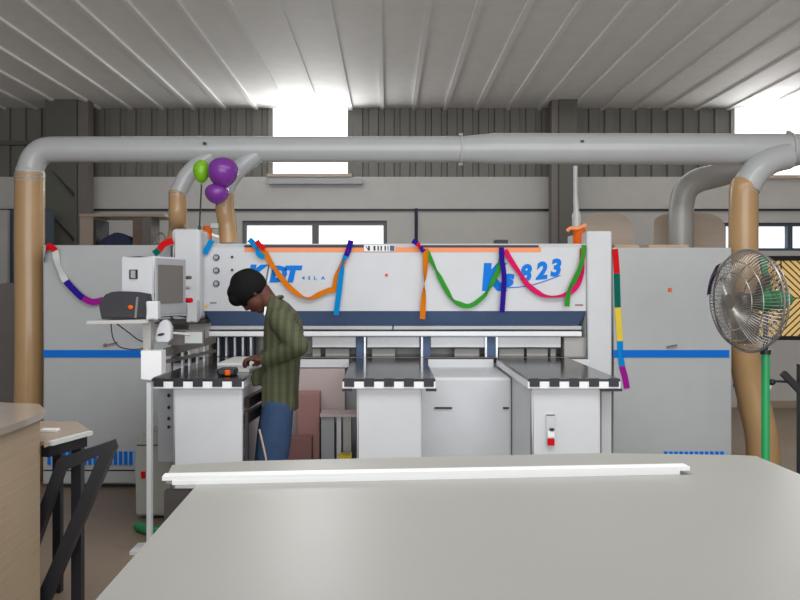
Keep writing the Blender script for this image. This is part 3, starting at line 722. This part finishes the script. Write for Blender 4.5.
streamer([(505, 250, 10), (512, 262, 10), (521, 275, 40), (527, 284, 10), (537, 292, 15), (545, 295.7, 55), (555, 296.6, 70), (565, 294.8, 50), (572, 291, 0), (578, 284, 30), (582, 272, 50), (582, 258, 40), (582, 248, 60)], 'pinkr', 'pink streamer swagging over the model number', w=5.4)
streamer([(584, 245, 0), (583, 256, 10), (580, 268, 20), (575, 279, 10), (570, 288, 40), (568, 297, 15), (567, 306.5, 10)], 'green', 'green streamer hanging at the right end of the beam', w=5, Y=MY-.045)
streamer([(615, 249, 0), (616, 261, 0), (616.8, 273.5, 0), (617.3, 290, 0), (617.8, 307.5, 0), (619, 325, 0), (620, 341, 0), (620.5, 350, 10), (622, 366, 0), (625, 377, 0), (627, 388.5, 0)],
         (['red', 'teal', 'yellow', 'cyan', 'magenta'], [0, 0, 1, 1, 2, 2, 3, 3, 4, 4]), 'long rainbow streamer running down the right cabinet edge', w=6, Y=MY-.006)
b = B(); tube(b, [P(416, 243.5, 6.5)+Vector((0, 0, -.03)), P(416, 209, WY-.1)], .009, 8); b.free()
b = B(); tube(b, [(X(416, WY), WY-.08, Z(209, WY)), (X(416, WY), WY-.08, .02)], .02, 8); tag(link('conduit', b, M['darknavy'], None, True), 'dark thin conduit running down the white back wall', 'conduit')

# ------------------------------------------------------------------ things at the back
def rounded(px0, px1, py0, py1, rl, rr_, Y):
    pts = [(px0, py1)]
    for i in range(13):
        a = PI-(PI/2)*i/12; pts.append((px0+rl[0]+rl[0]*math.cos(a), py0+rl[1]-rl[1]*math.sin(a)))
    for i in range(13):
        a = PI/2-(PI/2)*i/12; pts.append((px1-rr_[0]+rr_[0]*math.cos(a), py0+rr_[1]-rr_[1]*math.sin(a)))
    pts.append((px1, py1)); return [(X(x, Y), Z(y, Y)) for x, y in pts]
b = B(); prism(b, rounded(580, 634, 213, 400, (26, 18), (17, 22), 7.4), 7.4, 7.44); 
o = tag(link('plywood_board', b, M['ply']), 'rounded plywood board standing behind the right end of the saw', 'board'); 
b = B(); prism(b, rounded(655, 725, 213, 400, (20, 8), (22, 14), 7.5), 7.5, 7.54)
tag(link('plywood_board', b, M['ply']), 'rounded plywood board standing behind the dull grey bent pipe', 'board')
# extend boards to the floor with their prop
for o_ in [q for q in COL.objects if q.name.startswith('plywood_board')]:
    zmin = o_.location.z
    for v_ in o_.data.vertices:
        if abs(v_.co.z) < 1e-5: v_.co.z = -zmin
    for v_ in o_.data.vertices: v_.co.z += zmin
    o_.location.z = 0
for x0, x1, lab in ((614, 638, 'thin wooden offcut on top of the right cabinet, by the saw column'), (648, 688, 'thin wooden offcut on top of the right cabinet, by the grey pipe')):
    b = B(); box(b, X(x0, MY+.3), X(x1, MY+.3), MY+.28, MY+.5, Z(247.5, MY), Z(247.5, MY)+.035); tag(link('wood_offcut', b, M['wood']), lab, 'wood', 'offcuts on the right cabinet')
# open wooden rack at left behind cabinet
ry = 7.9
rk = thing('wooden_rack', (X(122, ry), ry, 0), 'open wooden rack behind the left cabinet, near the wall', 'rack')
b = B(); box(b, X(80, ry), X(93, ry), ry, ry+.4, 0, Z(217, ry)); link('side_board', b, M['woodp'], rk)
b = B(); box(b, X(93, ry), X(95, ry), ry+.02, ry+.4, 0, Z(219, ry)); link('inner_board', b, M['blk'], rk)
b = B(); box(b, X(80, ry), X(165, ry), ry-.02, ry+.42, Z(217, ry)+.0, Z(213.8, ry), .004); link('top_board', b, M['woodp'], rk)
b = B(); box(b, X(132, ry), X(142, ry), ry+.02, ry+.3, 0, Z(217, ry)); link('side_board', b, M['woodd'], rk)
b = B(); box(b, X(142, ry), X(151, ry), ry, ry+.3, 0, Z(217, ry)); link('side_board', b, M['colgrey'], rk)
b = B(); box(b, X(95, ry), X(132, ry), ry, ry+.38, Z(247, ry)-.03, Z(247, ry)); link('shelf', b, M['woodp'], rk)
b = B(); prism(b, [(X(x, ry), Z(y, ry)) for x, y in ((96, 247), (96, 243), (99, 240), (104, 236), (110, 233.5), (114, 231.5), (119, 233.5), (126, 236), (130, 240), (131.5, 247))], ry+.05, ry+.25)
bmesh.ops.bevel(b, geom=list(b.edges), offset=.012, segments=2, affect='EDGES')
tag(link('folded_cloth', b, M['cloth'], None, True), 'heap of navy cloth inside the open wooden rack', 'cloth')
b = B(); ring = [(X(158, ry)+math.cos(a)*.047, ry+.1, Z(238, ry)+math.sin(a)*.055) for a in [2*PI*i/20 for i in range(21)]]
tube(b, ring, .011, 8); link('ring', b, M['woodp'], rk, True)
# left edge: pale door leaf and dark locker
b = B(); box(b, X(-30, 9), X(7.5, 9), 9, 9.06, 0, Z(210, 9)); tag(link('door_leaf', b, M['duct_dull']), 'pale grey upright panel at the far left wall', 'panel')
b = B(); box(b, X(8, 9.1), X(45, 9.1), 9.1, 9.35, 0, Z(210, 9.1)); tag(link('locker', b, M['frameb']), 'dark blue grey locker behind the left hose', 'locker')
b = B(); prism(b, [(X(x, 7.6), Z(y, 7.6)) for x, y in ((-40, 448), (-40, 292), (5, 283), (22, 283), (24, 448))], 7.6, 8.0); tag(link('crate', b, M['colgrey']), 'tall brown grey crate behind the far left hose', 'crate')
# right edge things
qx = 7.2
b = B(); tube(b, [P(690, 384.5, WY-.5), P(730, 384.5, WY-.5)], .02, 8); b.free()
st = thing('steel_easel', (X(800, 5.2), 5.2, 0), 'black steel stand with arm at the right edge', 'stand')
b = B(); bar(b, P(800.5, 364, 5.2), (X(800.5, 5.2), 5.2, 0), .035); link('leg', b, M['blk'], st)
b = B(); bar(b, P(783, 373, 5.2), P(806, 397, 5.2), .04); link('brace', b, M['blk'], st)
b = B(); tube(b, [P(771, 381, 5.2), P(792, 382, 5.2)], .008, 8); ball(b, P(771.5, 382, 5.2), (.025, .03, .022)); link('arm', b, M['blk'], st, True)
b = B(); ball(b, P(769, 386, 5.22), (.018, .02, .028)); link('white_knob', b, M['bright'], st, True)
b = B(); bar(b, P(806, 397, 5.2), (X(830, 5.2), 5.3, 0), .035); link('leg', b, M['blk'], st)
b = B(); bar(b, (X(800.5, 5.2), 5.2, .3), (X(800.5, 5.2)-.0, 5.9, 0), .035); link('leg', b, M['blk'], st)
b = B(); box(b, X(733, 9.6), X(745, 9.6), 9.6, 9.7, Z(407, 9.6)*0, Z(388, 9.6)); b.free()
b = B(); box(b, X(731, WY), X(742, WY), WY-.1, WY-.06, Z(386, WY), Z(383.2, WY)); struct(link('trim_6', b, M['blk']))

# ------------------------------------------------------------------ pedestal fan
FY = 4.75; fc = P(747, 301, FY)
fan = thing('pedestal_fan', (X(759, FY), FY+.05, 0), 'big green pedestal fan with round wire cage at the right', 'fan')
yaw = math.radians(15)                                 # facing left and towards the camera
ax = Vector((-math.cos(yaw), -math.sin(yaw), -.02)).normalized()
e1 = ax.cross(Vector((0, 0, 1))).normalized(); e2 = e1.cross(ax).normalized()
R = 50.5/F*FY
def fp(r, a, d): return fc+e1*r*math.cos(a)+e2*r*math.sin(a)+ax*d
prof = [(.04, .12), (.10, .118), (.17, .105), (.235, .08), (.28, .045), (R, 0)]
profb = [(R, 0), (.285, -.05), (.235, -.085), (.16, -.105), (.08, -.11)]
for nm, pr, nw in (('front_grille', prof, 84), ('rear_grille', profb, 72)):
    b = B()
    for i in range(nw):
        a = 2*PI*i/nw; tube(b, [fp(r, a, d) for r, d in pr], .0022, 4, False)
    rr_ = [pr[0], pr[2], pr[3], pr[-1] if nm == 'front_grille' else pr[1]]
    for r, d in rr_: tube(b, [fp(r, 2*PI*i/40, d) for i in range(41)], .0032, 5, False)
    link(nm, b, M['wire'], fan, True)
b = B(); tube(b, [fp(R+.004, 2*PI*i/48, 0) for i in range(49)], .006, 8, False); link('rim', b, M['wire'], fan, True)
b = B(); tube(b, [fp(0, 0, .117), fp(0, 0, .125)], .045, 24); link('centre_badge', b, M['blade'], fan, True)
for k in range(3):
    b = B(); a0_ = 2*PI*k/3+.5; rows = []
    for j in range(9):
        r = .05+(R-.045-.05)*j/8; w_ = .20+.42*math.sin(PI*min(1, (j+2)/9)); ra = []
        for q in range(7):
            a = a0_+(q/6-.5)*w_*2*(.8 if j > 1 else .5); ra.append(b.verts.new(fp(r, a, .01+.035*(q/6-.5)*2)))
        rows.append(ra)
    for ra, rb in zip(rows, rows[1:]):
        for q in range(6): b.faces.new((ra[q], ra[q+1], rb[q+1], rb[q]))
    bmesh.ops.solidify(b, geom=list(b.faces), thickness=.003); link('fan_blade', b, M['blade'], fan, True)
b = B(); tube(b, [fp(0, 0, .06), fp(0, 0, .04), fp(0, 0, -.06)], [.035, .055, .05], 20); link('hub', b, M['blade'], fan, True)
b = B(); tube(b, [fp(0, 0, d) for d in (-.06, -.08, -.24, -.27, -.29)], [.05, .062, .062, .045, .03], 24); link('motor', b, M['fang'], fan, True)
b = B(); ball(b, fp(0, 0, -.29), (.03, .03, .04)); link('rear_knob', b, M['fang'], fan, True)
pc = fp(0, 0, -.13)
b = B(); bar(b, pc+Vector((.02, 0, .05)), pc+Vector((-.03, -.02, .26)), .035, .02); link('upper_strut', b, M['fang'], fan)
px_ = pc.x; py_ = pc.y
b = B(); tube(b, [(px_, py_, Z(352, FY)), (px_, py_, .04)], .0235, 20); link('pole', b, M['pole'], fan, True)
b = B(); tube(b, [(px_, py_, Z(352, FY)-.01), (px_, py_, pc.z-.06)], .015, 16); tube(b, [(px_, py_, Z(353, FY)-.01), (px_, py_, Z(350, FY))], .03, 16); link('neck', b, M['blk'], fan, True)
b = B(); tube(b, [(px_, py_, 0), (px_, py_, .02), (px_, py_, .05)], [.24, .24, .05], 36); link('base', b, M['fang'], fan, True)
fan.location = (px_, py_, 0)
for ch in fan.children: ch.location = Vector((X(759, FY), FY+.05, 0))-Vector((px_, py_, 0))
# violet cloth tied on the cage rim
b = B(); rws = []
for i in range(9):
    a = .12+.72*i/8
    rws.append([b.verts.new(fp(.225, a, .104)), b.verts.new(fp(.288, a, .062)), b.verts.new(fp(R+.014, a, .012))])
for p, q in zip(rws, rws[1:]):
    for j_ in (0, 1): b.faces.new((p[j_], p[j_+1], q[j_+1], q[j_]))
bmesh.ops.solidify(b, geom=list(b.faces), thickness=.004)
tag(link('violet_ribbon', b, M['ribbon_cloth'], None, True), 'violet cloth strip wrapped on the left rim of the fan', 'ribbon')

# ------------------------------------------------------------------ foreground boards
ZB = .85
def G(px, py, z=ZB):          # point on the table height
    Y = (H-z)*F/(py-HZ); return (X(px, Y), Y)
wt = thing('work_table', (G(470, 500)[0], 2.4, 0), 'wide pale grey board bench across the foreground', 'bench')
b = B(); prism_z(b, [G(196, 486), G(60, 640), (G(900, 640)[0], G(60, 640)[1]), G(836, 489), G(756, 456), G(740, 455), G(600, 453), G(245, 461), G(172, 465), G(166, 478), G(200, 479)], ZB-.02, ZB)
bmesh.ops.bevel(b, geom=[], offset=.002, affect='EDGES') if False else None
link('board_top', b, M['board'], wt)
b = B()
xA, yA = G(215, 500); xB, yB = G(720, 470)
x_l, x_r = G(230, 470)[0], G(700, 470)[0]
for lx in (x_l, x_r):
    for ly in (1.7, 2.95):
        bb = B(); box(bb, lx-.03, lx+.03, ly-.03, ly+.03, 0, ZB-.021); link('leg', bb, M['iron'], wt)
b.free()
b = B(); box(b, X(164, 2.8), X(215, 2.8), 2.8, 2.84, ZB-.12, ZB-.022); link('gap_shade_bar', b, M['iron'], wt)  # dark bar added in place of the shade in the gap under the board
b = B(); box(b, x_l, x_r, 2.92, 2.98, ZB-.1, ZB-.021); link('cross_rail', b, M['iron'], wt)
def strip(pa, pb, z0, z1, w, label):
    a = Vector((*G(*pa), 0)); c = Vector((*G(*pb), 0)); t = (c-a).normalized(); n = Vector((-t.y, t.x, 0))*w
    b = B(); prism_z(b, [(p.x, p.y) for p in (a, c, c+n, a+n)], z0, z1)
    tag(link('edging_strip', b, M['melamine']), label, 'strip', 'white strips on the bench')
strip((172, 485), (680, 474.5), ZB, ZB+.015, .04, 'lower white melamine strip lying along the foreground bench')
strip((162, 485), (690, 474.5), ZB+.015, ZB+.029, .055, 'upper white melamine strip stacked on the lower one')

# left stack of boards
sx = X(40, 3.4)
b = B(); box(b, sx-1.1, sx, 2.0, 3.4, 0, .985); 
tag(link('board_stack', b, M['stacks']), 'stack of light brown wooden boards at the lower left', 'board stack')
b = B(); prism_z(b, [(sx-1.1, 1.95), (sx+.005, 1.95), (sx+.03, 3.2), (sx+.02, 3.42), (sx-.1, 3.62), (sx-.5, 3.72), (sx-1.1, 3.72)], .985, 1.012)
tag(link('top_sheet', b, M['sheen']), 'glossy grey brown sheet on top of the board stack', 'sheet')
# left table
lt = thing('side_table', (X(60, 3.8), 3.9, 0), 'brown topped table on black steel frame behind the board stack', 'table')
def G2(px, py): return G(px, py, .88)
b = B(); prism_z(b, [(sx-.5, 3.43), (sx+.005, 3.43), G2(44, 443.5), G2(89.5, 429.5), G2(77, 421.5), (sx-.5, G2(40, 420)[1])], .862, .88)
tp = link('tabletop', b, M['woodp'], lt)
e0_, e1_ = G2(88, 431), (sx+.022, 3.42)
b = B(); bar(b, (e0_[0]+.012, e0_[1], .872), (e1_[0]+.012, e1_[1], .872), .018, .025); link('edge_band', b, M['pale'], lt)
b = B(); bar(b, (e0_[0]-.02, e0_[1], .835), (e1_[0]-.018, e1_[1]+.02, .835), .05, .04); link('frame_rail', b, M['blk'], lt)
b = B(); box(b, e0_[0]-.07, e0_[0]-.025, e0_[1]-.02, e0_[1]+.025, 0, .86); link('leg', b, M['blk'], lt)
b = B(); box(b, sx-.48, sx-.44, 3.9, 3.94, 0, .86); link('leg', b, M['blk'], lt)
b = B(); box(b, X(42, 3.9), X(42, 3.9)+.04, 4.02, 4.06, 0, .86); link('leg', b, M['blk'], lt)
a_ = G2(42, 431.5); b = B(); box(b, a_[0], a_[0]+.075, a_[1]-.02, a_[1]+.02, .88, .893, .002); tag(link('paper_block', b, M['melamine']), 'small white block lying on the side table', 'block')
# bent steel trestle
tr = thing('steel_trestle', (X(80, 3.45), 3.45, 0), 'bent black steel trestle in front of the side table', 'trestle')
g1, g2 = P(60, 458, 3.5), P(113.5, 440, 3.5)
b = B(); prism(b, [(g1.x-.30, 0), (g1.x, g1.z), (g2.x, g2.z), (g2.x+.012, g2.z-.035), (g2.x-.35, 0), (g2.x-.41, 0), (g2.x-.055, g2.z-.063), (g1.x+.02, g1.z-.055), (g1.x-.24, 0)], 3.47, 3.53)
link('bent_frame', b, M['blk'], tr)

# ------------------------------------------------------------------ person
PY = 4.86; kp = PY/F
def Q(px, py, dy=0): p = P(px, py, PY); return Vector((p.x, PY+dy, p.z))
def remeshed(name, bm, vox, m, parent, smooth_it=2):
    o = link(name, bm, m, parent)
    md_ = o.modifiers.new('r', 'REMESH'); md_.mode = 'VOXEL'; md_.voxel_size = vox
    ms_ = o.modifiers.new('s', 'SMOOTH'); ms_.iterations = smooth_it; ms_.factor = .5
    bpy.context.view_layer.update()
    me = bpy.data.meshes.new_from_object(o.evaluated_get(bpy.context.evaluated_depsgraph_get()))
    o.modifiers.clear(); o.data = me
    for p in me.polygons: p.use_smooth = True
    return o
def limb(bm, pts, rs, seg=16):
    pp = spline(pts, 5); n = len(rs)-1; rr = []
    for i in range(len(pp)):
        t = i/(len(pp)-1)*n; k = min(int(t), n-1); rr.append(rs[k]+(rs[k+1]-rs[k])*(t-k))
    tube(bm, pp, rr, seg)
    ball(bm, pp[0], (rr[0],)*3); ball(bm, pp[-1], (rr[-1],)*3)
def loft(bm, secs, seg=24):
    """secs: (center Vector, hx, hy, tilt)"""
    rings = []
    for c, hx, hy, tl in secs:
        R_ = Matrix.Rotation(tl, 3, 'Y')
        ring = []
        for k in range(seg):
            a = 2*PI*k/seg; ca, sa_ = math.cos(a), math.sin(a)
            ring.append(bm.verts.new(c+R_ @ Vector((hx*math.copysign(abs(ca)**.85, ca), hy*math.copysign(abs(sa_)**.85, sa_), 0))))
        rings.append(ring)
    for a, b_ in zip(rings, rings[1:]):
        for k in range(seg): bm.faces.new((a[k], a[(k+1) % seg], b_[(k+1) % seg], b_[k]))
    bm.faces.new(rings[0]); bm.faces.new(rings[-1][::-1])
pr = thing('person', (X(276, PY), PY, 0), 'person in olive checked shirt and jeans, bowed over the left table', 'person')
th = math.radians(55)
fv = Vector((-math.cos(th), 0, -math.sin(th))); uv = Vector((-math.sin(th), 0, math.cos(th))); yv = Vector((0, 1, 0))
HC = Q(251.5, 291.5)
def hp(f_, u_, y_=0): return HC+fv*f_+uv*u_+yv*y_
hrot = Matrix((fv, yv, uv)).transposed()
b = B()
ball(b, hp(-.005, .02), (.098, .076, .095), 24, 16, hrot)           # cranium
ball(b, hp(.03, -.045), (.066, .06, .078), 24, 16, hrot)            # face
ball(b, hp(.055, -.105), (.030, .032, .024), 16, 10, hrot)          # chin
ball(b, hp(.02, -.075), (.05, .052, .045), 16, 10, hrot)            # jaw
limb(b, [hp(.090, .005), hp(.098, -.02), hp(.104, -.036)], [.010, .011, .012])    # nose
ball(b, hp(.10, -.042), (.012, .020, .009), 10, 8, hrot)
ball(b, hp(.088, -.070), (.014, .024, .007), 12, 8, hrot); ball(b, hp(.086, -.080), (.014, .021, .007), 12, 8, hrot)
for sgn in (-1, 1):
    ball(b, hp(-.008, -.02, sgn*.070), (.017, .010, .027), 14, 10, hrot)        # ears
    ball(b, hp(.085, .022, sgn*.030), (.014, .024, .007), 12, 8, hrot)          # brows
limb(b, [hp(-.035, -.05), Q(270, 303), Q(280, 313)], [.056, .055, .056])
ball(b, Q(280, 322), (.09, .17, .08)); ball(b, Q(280, 360), (.085, .14, .2)); ball(b, Q(277, 398), (.095, .15, .10))
arms = {-1: [Q(284, 317, -.185), Q(303, 343, -.25), Q(269, 358.5, -.13)], 1: [Q(281, 317, .185), Q(284, 348, .25), Q(261, 359, .10)]}
for sgn, (s_, e_, w_) in arms.items():
    limb(b, [s_, (s_+e_)/2, e_], [.052, .046, .040]); limb(b, [e_, (e_+w_)/2, w_], [.040, .038, .026])
legs = {-1: [Q(280, 408, -.09), Q(274, 466, -.10), Q(280, 528, -.10)], 1: [Q(275, 408, .09), Q(266, 466, .10), Q(271, 528, .10)]}
for sgn, (h_, k_, a2) in legs.items():
    limb(b, [h_, k_], [.08, .058]); limb(b, [k_, a2], [.055, .038]); limb(b, [a2, a2+Vector((-.13, 0, -.045))], [.038, .025])
# hands: palm and five fingers each
for sgn, (s_, e_, w_) in arms.items():
    d = (w_-e_).normalized(); d = Vector((-.93, d.y*.35, .10 if sgn < 0 else -.05)).normalized()
    side = Vector((0, 1, 0))*(1 if sgn < 0 else -1); side = (side-d*side.dot(d)).normalized(); dn = Vector((0, 0, -1)); dn = (dn-d*dn.dot(d)).normalized()
    pc2 = w_+d*.045
    limb(b, [w_, w_+d*.03], [.027, .028])
    rm = Matrix((d, side, dn)).transposed(); ball(b, pc2, (.05, .042, .019), 16, 12, rm)
    for k, (ln, off) in enumerate(((.060, .032), (.070, .011), (.066, -.011), (.052, -.032))):
        r0 = pc2+d*.035+side*off
        m1 = r0+d*ln*.45+dn*.008; m2 = m1+(d*.5+dn*.87).normalized()*ln*.38; m3 = m2+(-d*.25+dn).normalized()*ln*.30
        limb(b, [r0, m1, m2, m3], [.0105, .010, .009, .008], 10)
    t0_ = pc2-d*.02+side*.035; t1_ = t0_+(d*.6+side*.5+dn*.6).normalized()*.035; t2_ = t1_+(d*.8+dn*.6-side*.2).normalized()*.03
    limb(b, [t0_, t1_, t2_], [.014, .012, .010], 10)
remeshed('body', b, .006, M['skin'], pr, 1)
# eyes (closed / lowered) as small dark lids
for sgn in (-1, 1):
    b = B(); ball(b, hp(.088, .003, sgn*.030), (.010, .017, .006), 12, 8, hrot); link('eye', b, M['hair'], pr, True)
# hair
b = B()
bmesh.ops.create_icosphere(b, subdivisions=4, radius=1)
for v_ in b.verts:
    n = v_.co.copy(); f_ = n.x*.120-.008; u_ = n.z*.118+.028; y_ = n.y*.092
    line = -.060+.30*f_+(.02 if abs(y_) > .05 and f_ > -.03 else 0)
    wob = .0035*math.sin(40*f_+17*u_)*math.cos(33*y_)
    if u_ < line:
        sh = max(0, 1-(line-u_)*40); k_ = .70+.16*sh
        f_, u_, y_ = (f_+.008)*k_-.008, line*1.0+(u_-line)*.15, y_*k_
    v_.co = hp(f_+wob, u_+wob, y_)
for c, r in ((hp(.085, .050), (.050, .062, .050)), (hp(.045, .085), (.065, .07, .045))): ball(b, c, r, 20, 14, hrot)
remeshed('hair', b, .006, M['hair'], pr, 1)
# shirt
b = B()
loft(b, [(Q(281, 409), 17.5*kp, .175, 0), (Q(280.5, 395), 17.5*kp, .172, 0), (Q(281, 378), 18*kp, .170, 0), (Q(282, 360), 18.2*kp, .170, 0), (Q(283, 345), 19*kp, .178, 0),
         (Q(284, 330), 19.5*kp, .188, .08), (Q(283.5, 318), 17.8*kp, .200, .15), (Q(282.5, 309), 15.2*kp, .165, .25), (Q(281, 303), 12.5*kp, .100, .4), (Q(279.5, 298.5), 10.5*kp, .075, .5)])
for sgn, (s_, e_, w_) in arms.items():
    limb(b, [s_+Vector((0, -.01*sgn, -.01)), (s_+e_)/2, e_], [.072, .066, .060]); limb(b, [e_, (e_+w_)/2, w_+(e_-w_)*.04], [.060, .056, .046])
for i in range(7):                                       # vertical folds
    xx = 267+i*4.6; limb(b, [Q(xx, 372, -.160+.012*abs(i-3)), Q(xx-.5, 403, -.160+.012*abs(i-3))], [.008, .013])
prism(b, [(Q(x, y).x, Q(x, y).z) for x, y in ((264, 366), (264, 384), (254, 386), (251, 378), (254, 370))], PY-.05, PY+.0)
shirt = remeshed('shirt', b, .009, M['shirt'], pr, 3)
# collar
b = B(); limb(b, [Q(267, 309, -.05), Q(272, 303, -.075), Q(279, 297.5, -.055), Q(282, 297, 0), Q(279, 297.5, .055), Q(272, 303, .075), Q(267, 309, .05)], [.010, .013, .013, .012, .013, .013, .010]); remeshed('collar', b, .005, M['shirt'], pr, 1)
b = B(); bar(b, Q(267.5, 308, -.05), Q(267, 316, -.07), .012, .05); link('vest_edge', b, M['bright'], pr)
# jeans
b = B(); ball(b, Q(281, 399), (.088, .155, .085), 20, 14)
for sgn, (h_, k_, a2) in legs.items():
    limb(b, [h_+Vector((0, 0, .02)), (h_+k_)/2, k_], [.094, .098, .088]); limb(b, [k_, (k_+a2)/2, a2+Vector((0, 0, .0))], [.088, .076, .068])
remeshed('jeans', b, .010, M['jeans'], pr, 3)
b = B(); tube(b, spline([Q(264, 424, -.178), Q(268, 440, -.183), Q(272.5, 462, -.183), Q(273, 475, -.18)], 6), .006, 8); link('side_seam', b, M['ply'], pr, True)
for sgn, (h_, k_, a2) in legs.items():
    b = B(); c = Vector((a2.x-.055, a2.y, .045)); ball(b, c, (.145, .052, .042), 20, 12)
    for v_ in b.verts: v_.co.z = max(v_.co.z, .0)
    link('shoe', b, M['shoe'], pr, True)

# ------------------------------------------------------------------ camera and light
cam = bpy.data.cameras.new('camera'); co = bpy.data.objects.new('camera', cam); COL.objects.link(co)
co.location = (0, 0, H); co.rotation_euler = (PI/2, 0, 0)
cam.sensor_width = 36; cam.lens = 36*F/800; cam.shift_x = (400-CX)/800; cam.shift_y = -(300-HZ)/800
cam.clip_start = .05; S.camera = co
def area(name, loc, rot, sx, sy, p, col=(1, 1, 1)):
    l = bpy.data.lights.new(name, 'AREA'); l.shape = 'RECTANGLE'; l.size = sx; l.size_y = sy; l.energy = p; l.color = col
    o = bpy.data.objects.new(name, l); COL.objects.link(o); o.location = loc; o.rotation_euler = rot; return o
area('rear_fill', (.5, -4, 2.0), (PI/2, 0, 0), 9, 3.6, 330, (.97, .98, 1))      # added fill from an unseen source behind the camera
area('overhead_fill_front', (1.0, 3.2, 3.7), (0, 0, 0), 6, 1.2, 130)  # added soft fill from above, no modelled roof light
area('overhead_fill_back', (0.6, 8.6, 3.7), (0, 0, 0), 7, .8, 40)  # second overhead fill, added to brighten the rear of the hall
area('window_daylight', (X(310, WY), WY-.15, 3.2), (-PI/2, 0, 0), .95, 1.0, 22)
area('window_daylight', (X(775, WY), WY-.15, 3.2), (-PI/2, 0, 0), .95, 1.0, 22)
w = bpy.data.worlds.new('world'); S.world = w; w.use_nodes = True
bg = w.node_tree.nodes['Background']; bg.inputs[0].default_value = (.92, .96, 1, 1); bg.inputs[1].default_value = .8
S.view_settings.view_transform = 'Standard'; S.view_settings.look = 'None'; S.view_settings.gamma = 1
S.view_settings.use_curve_mapping = False; S.view_settings.exposure = 0
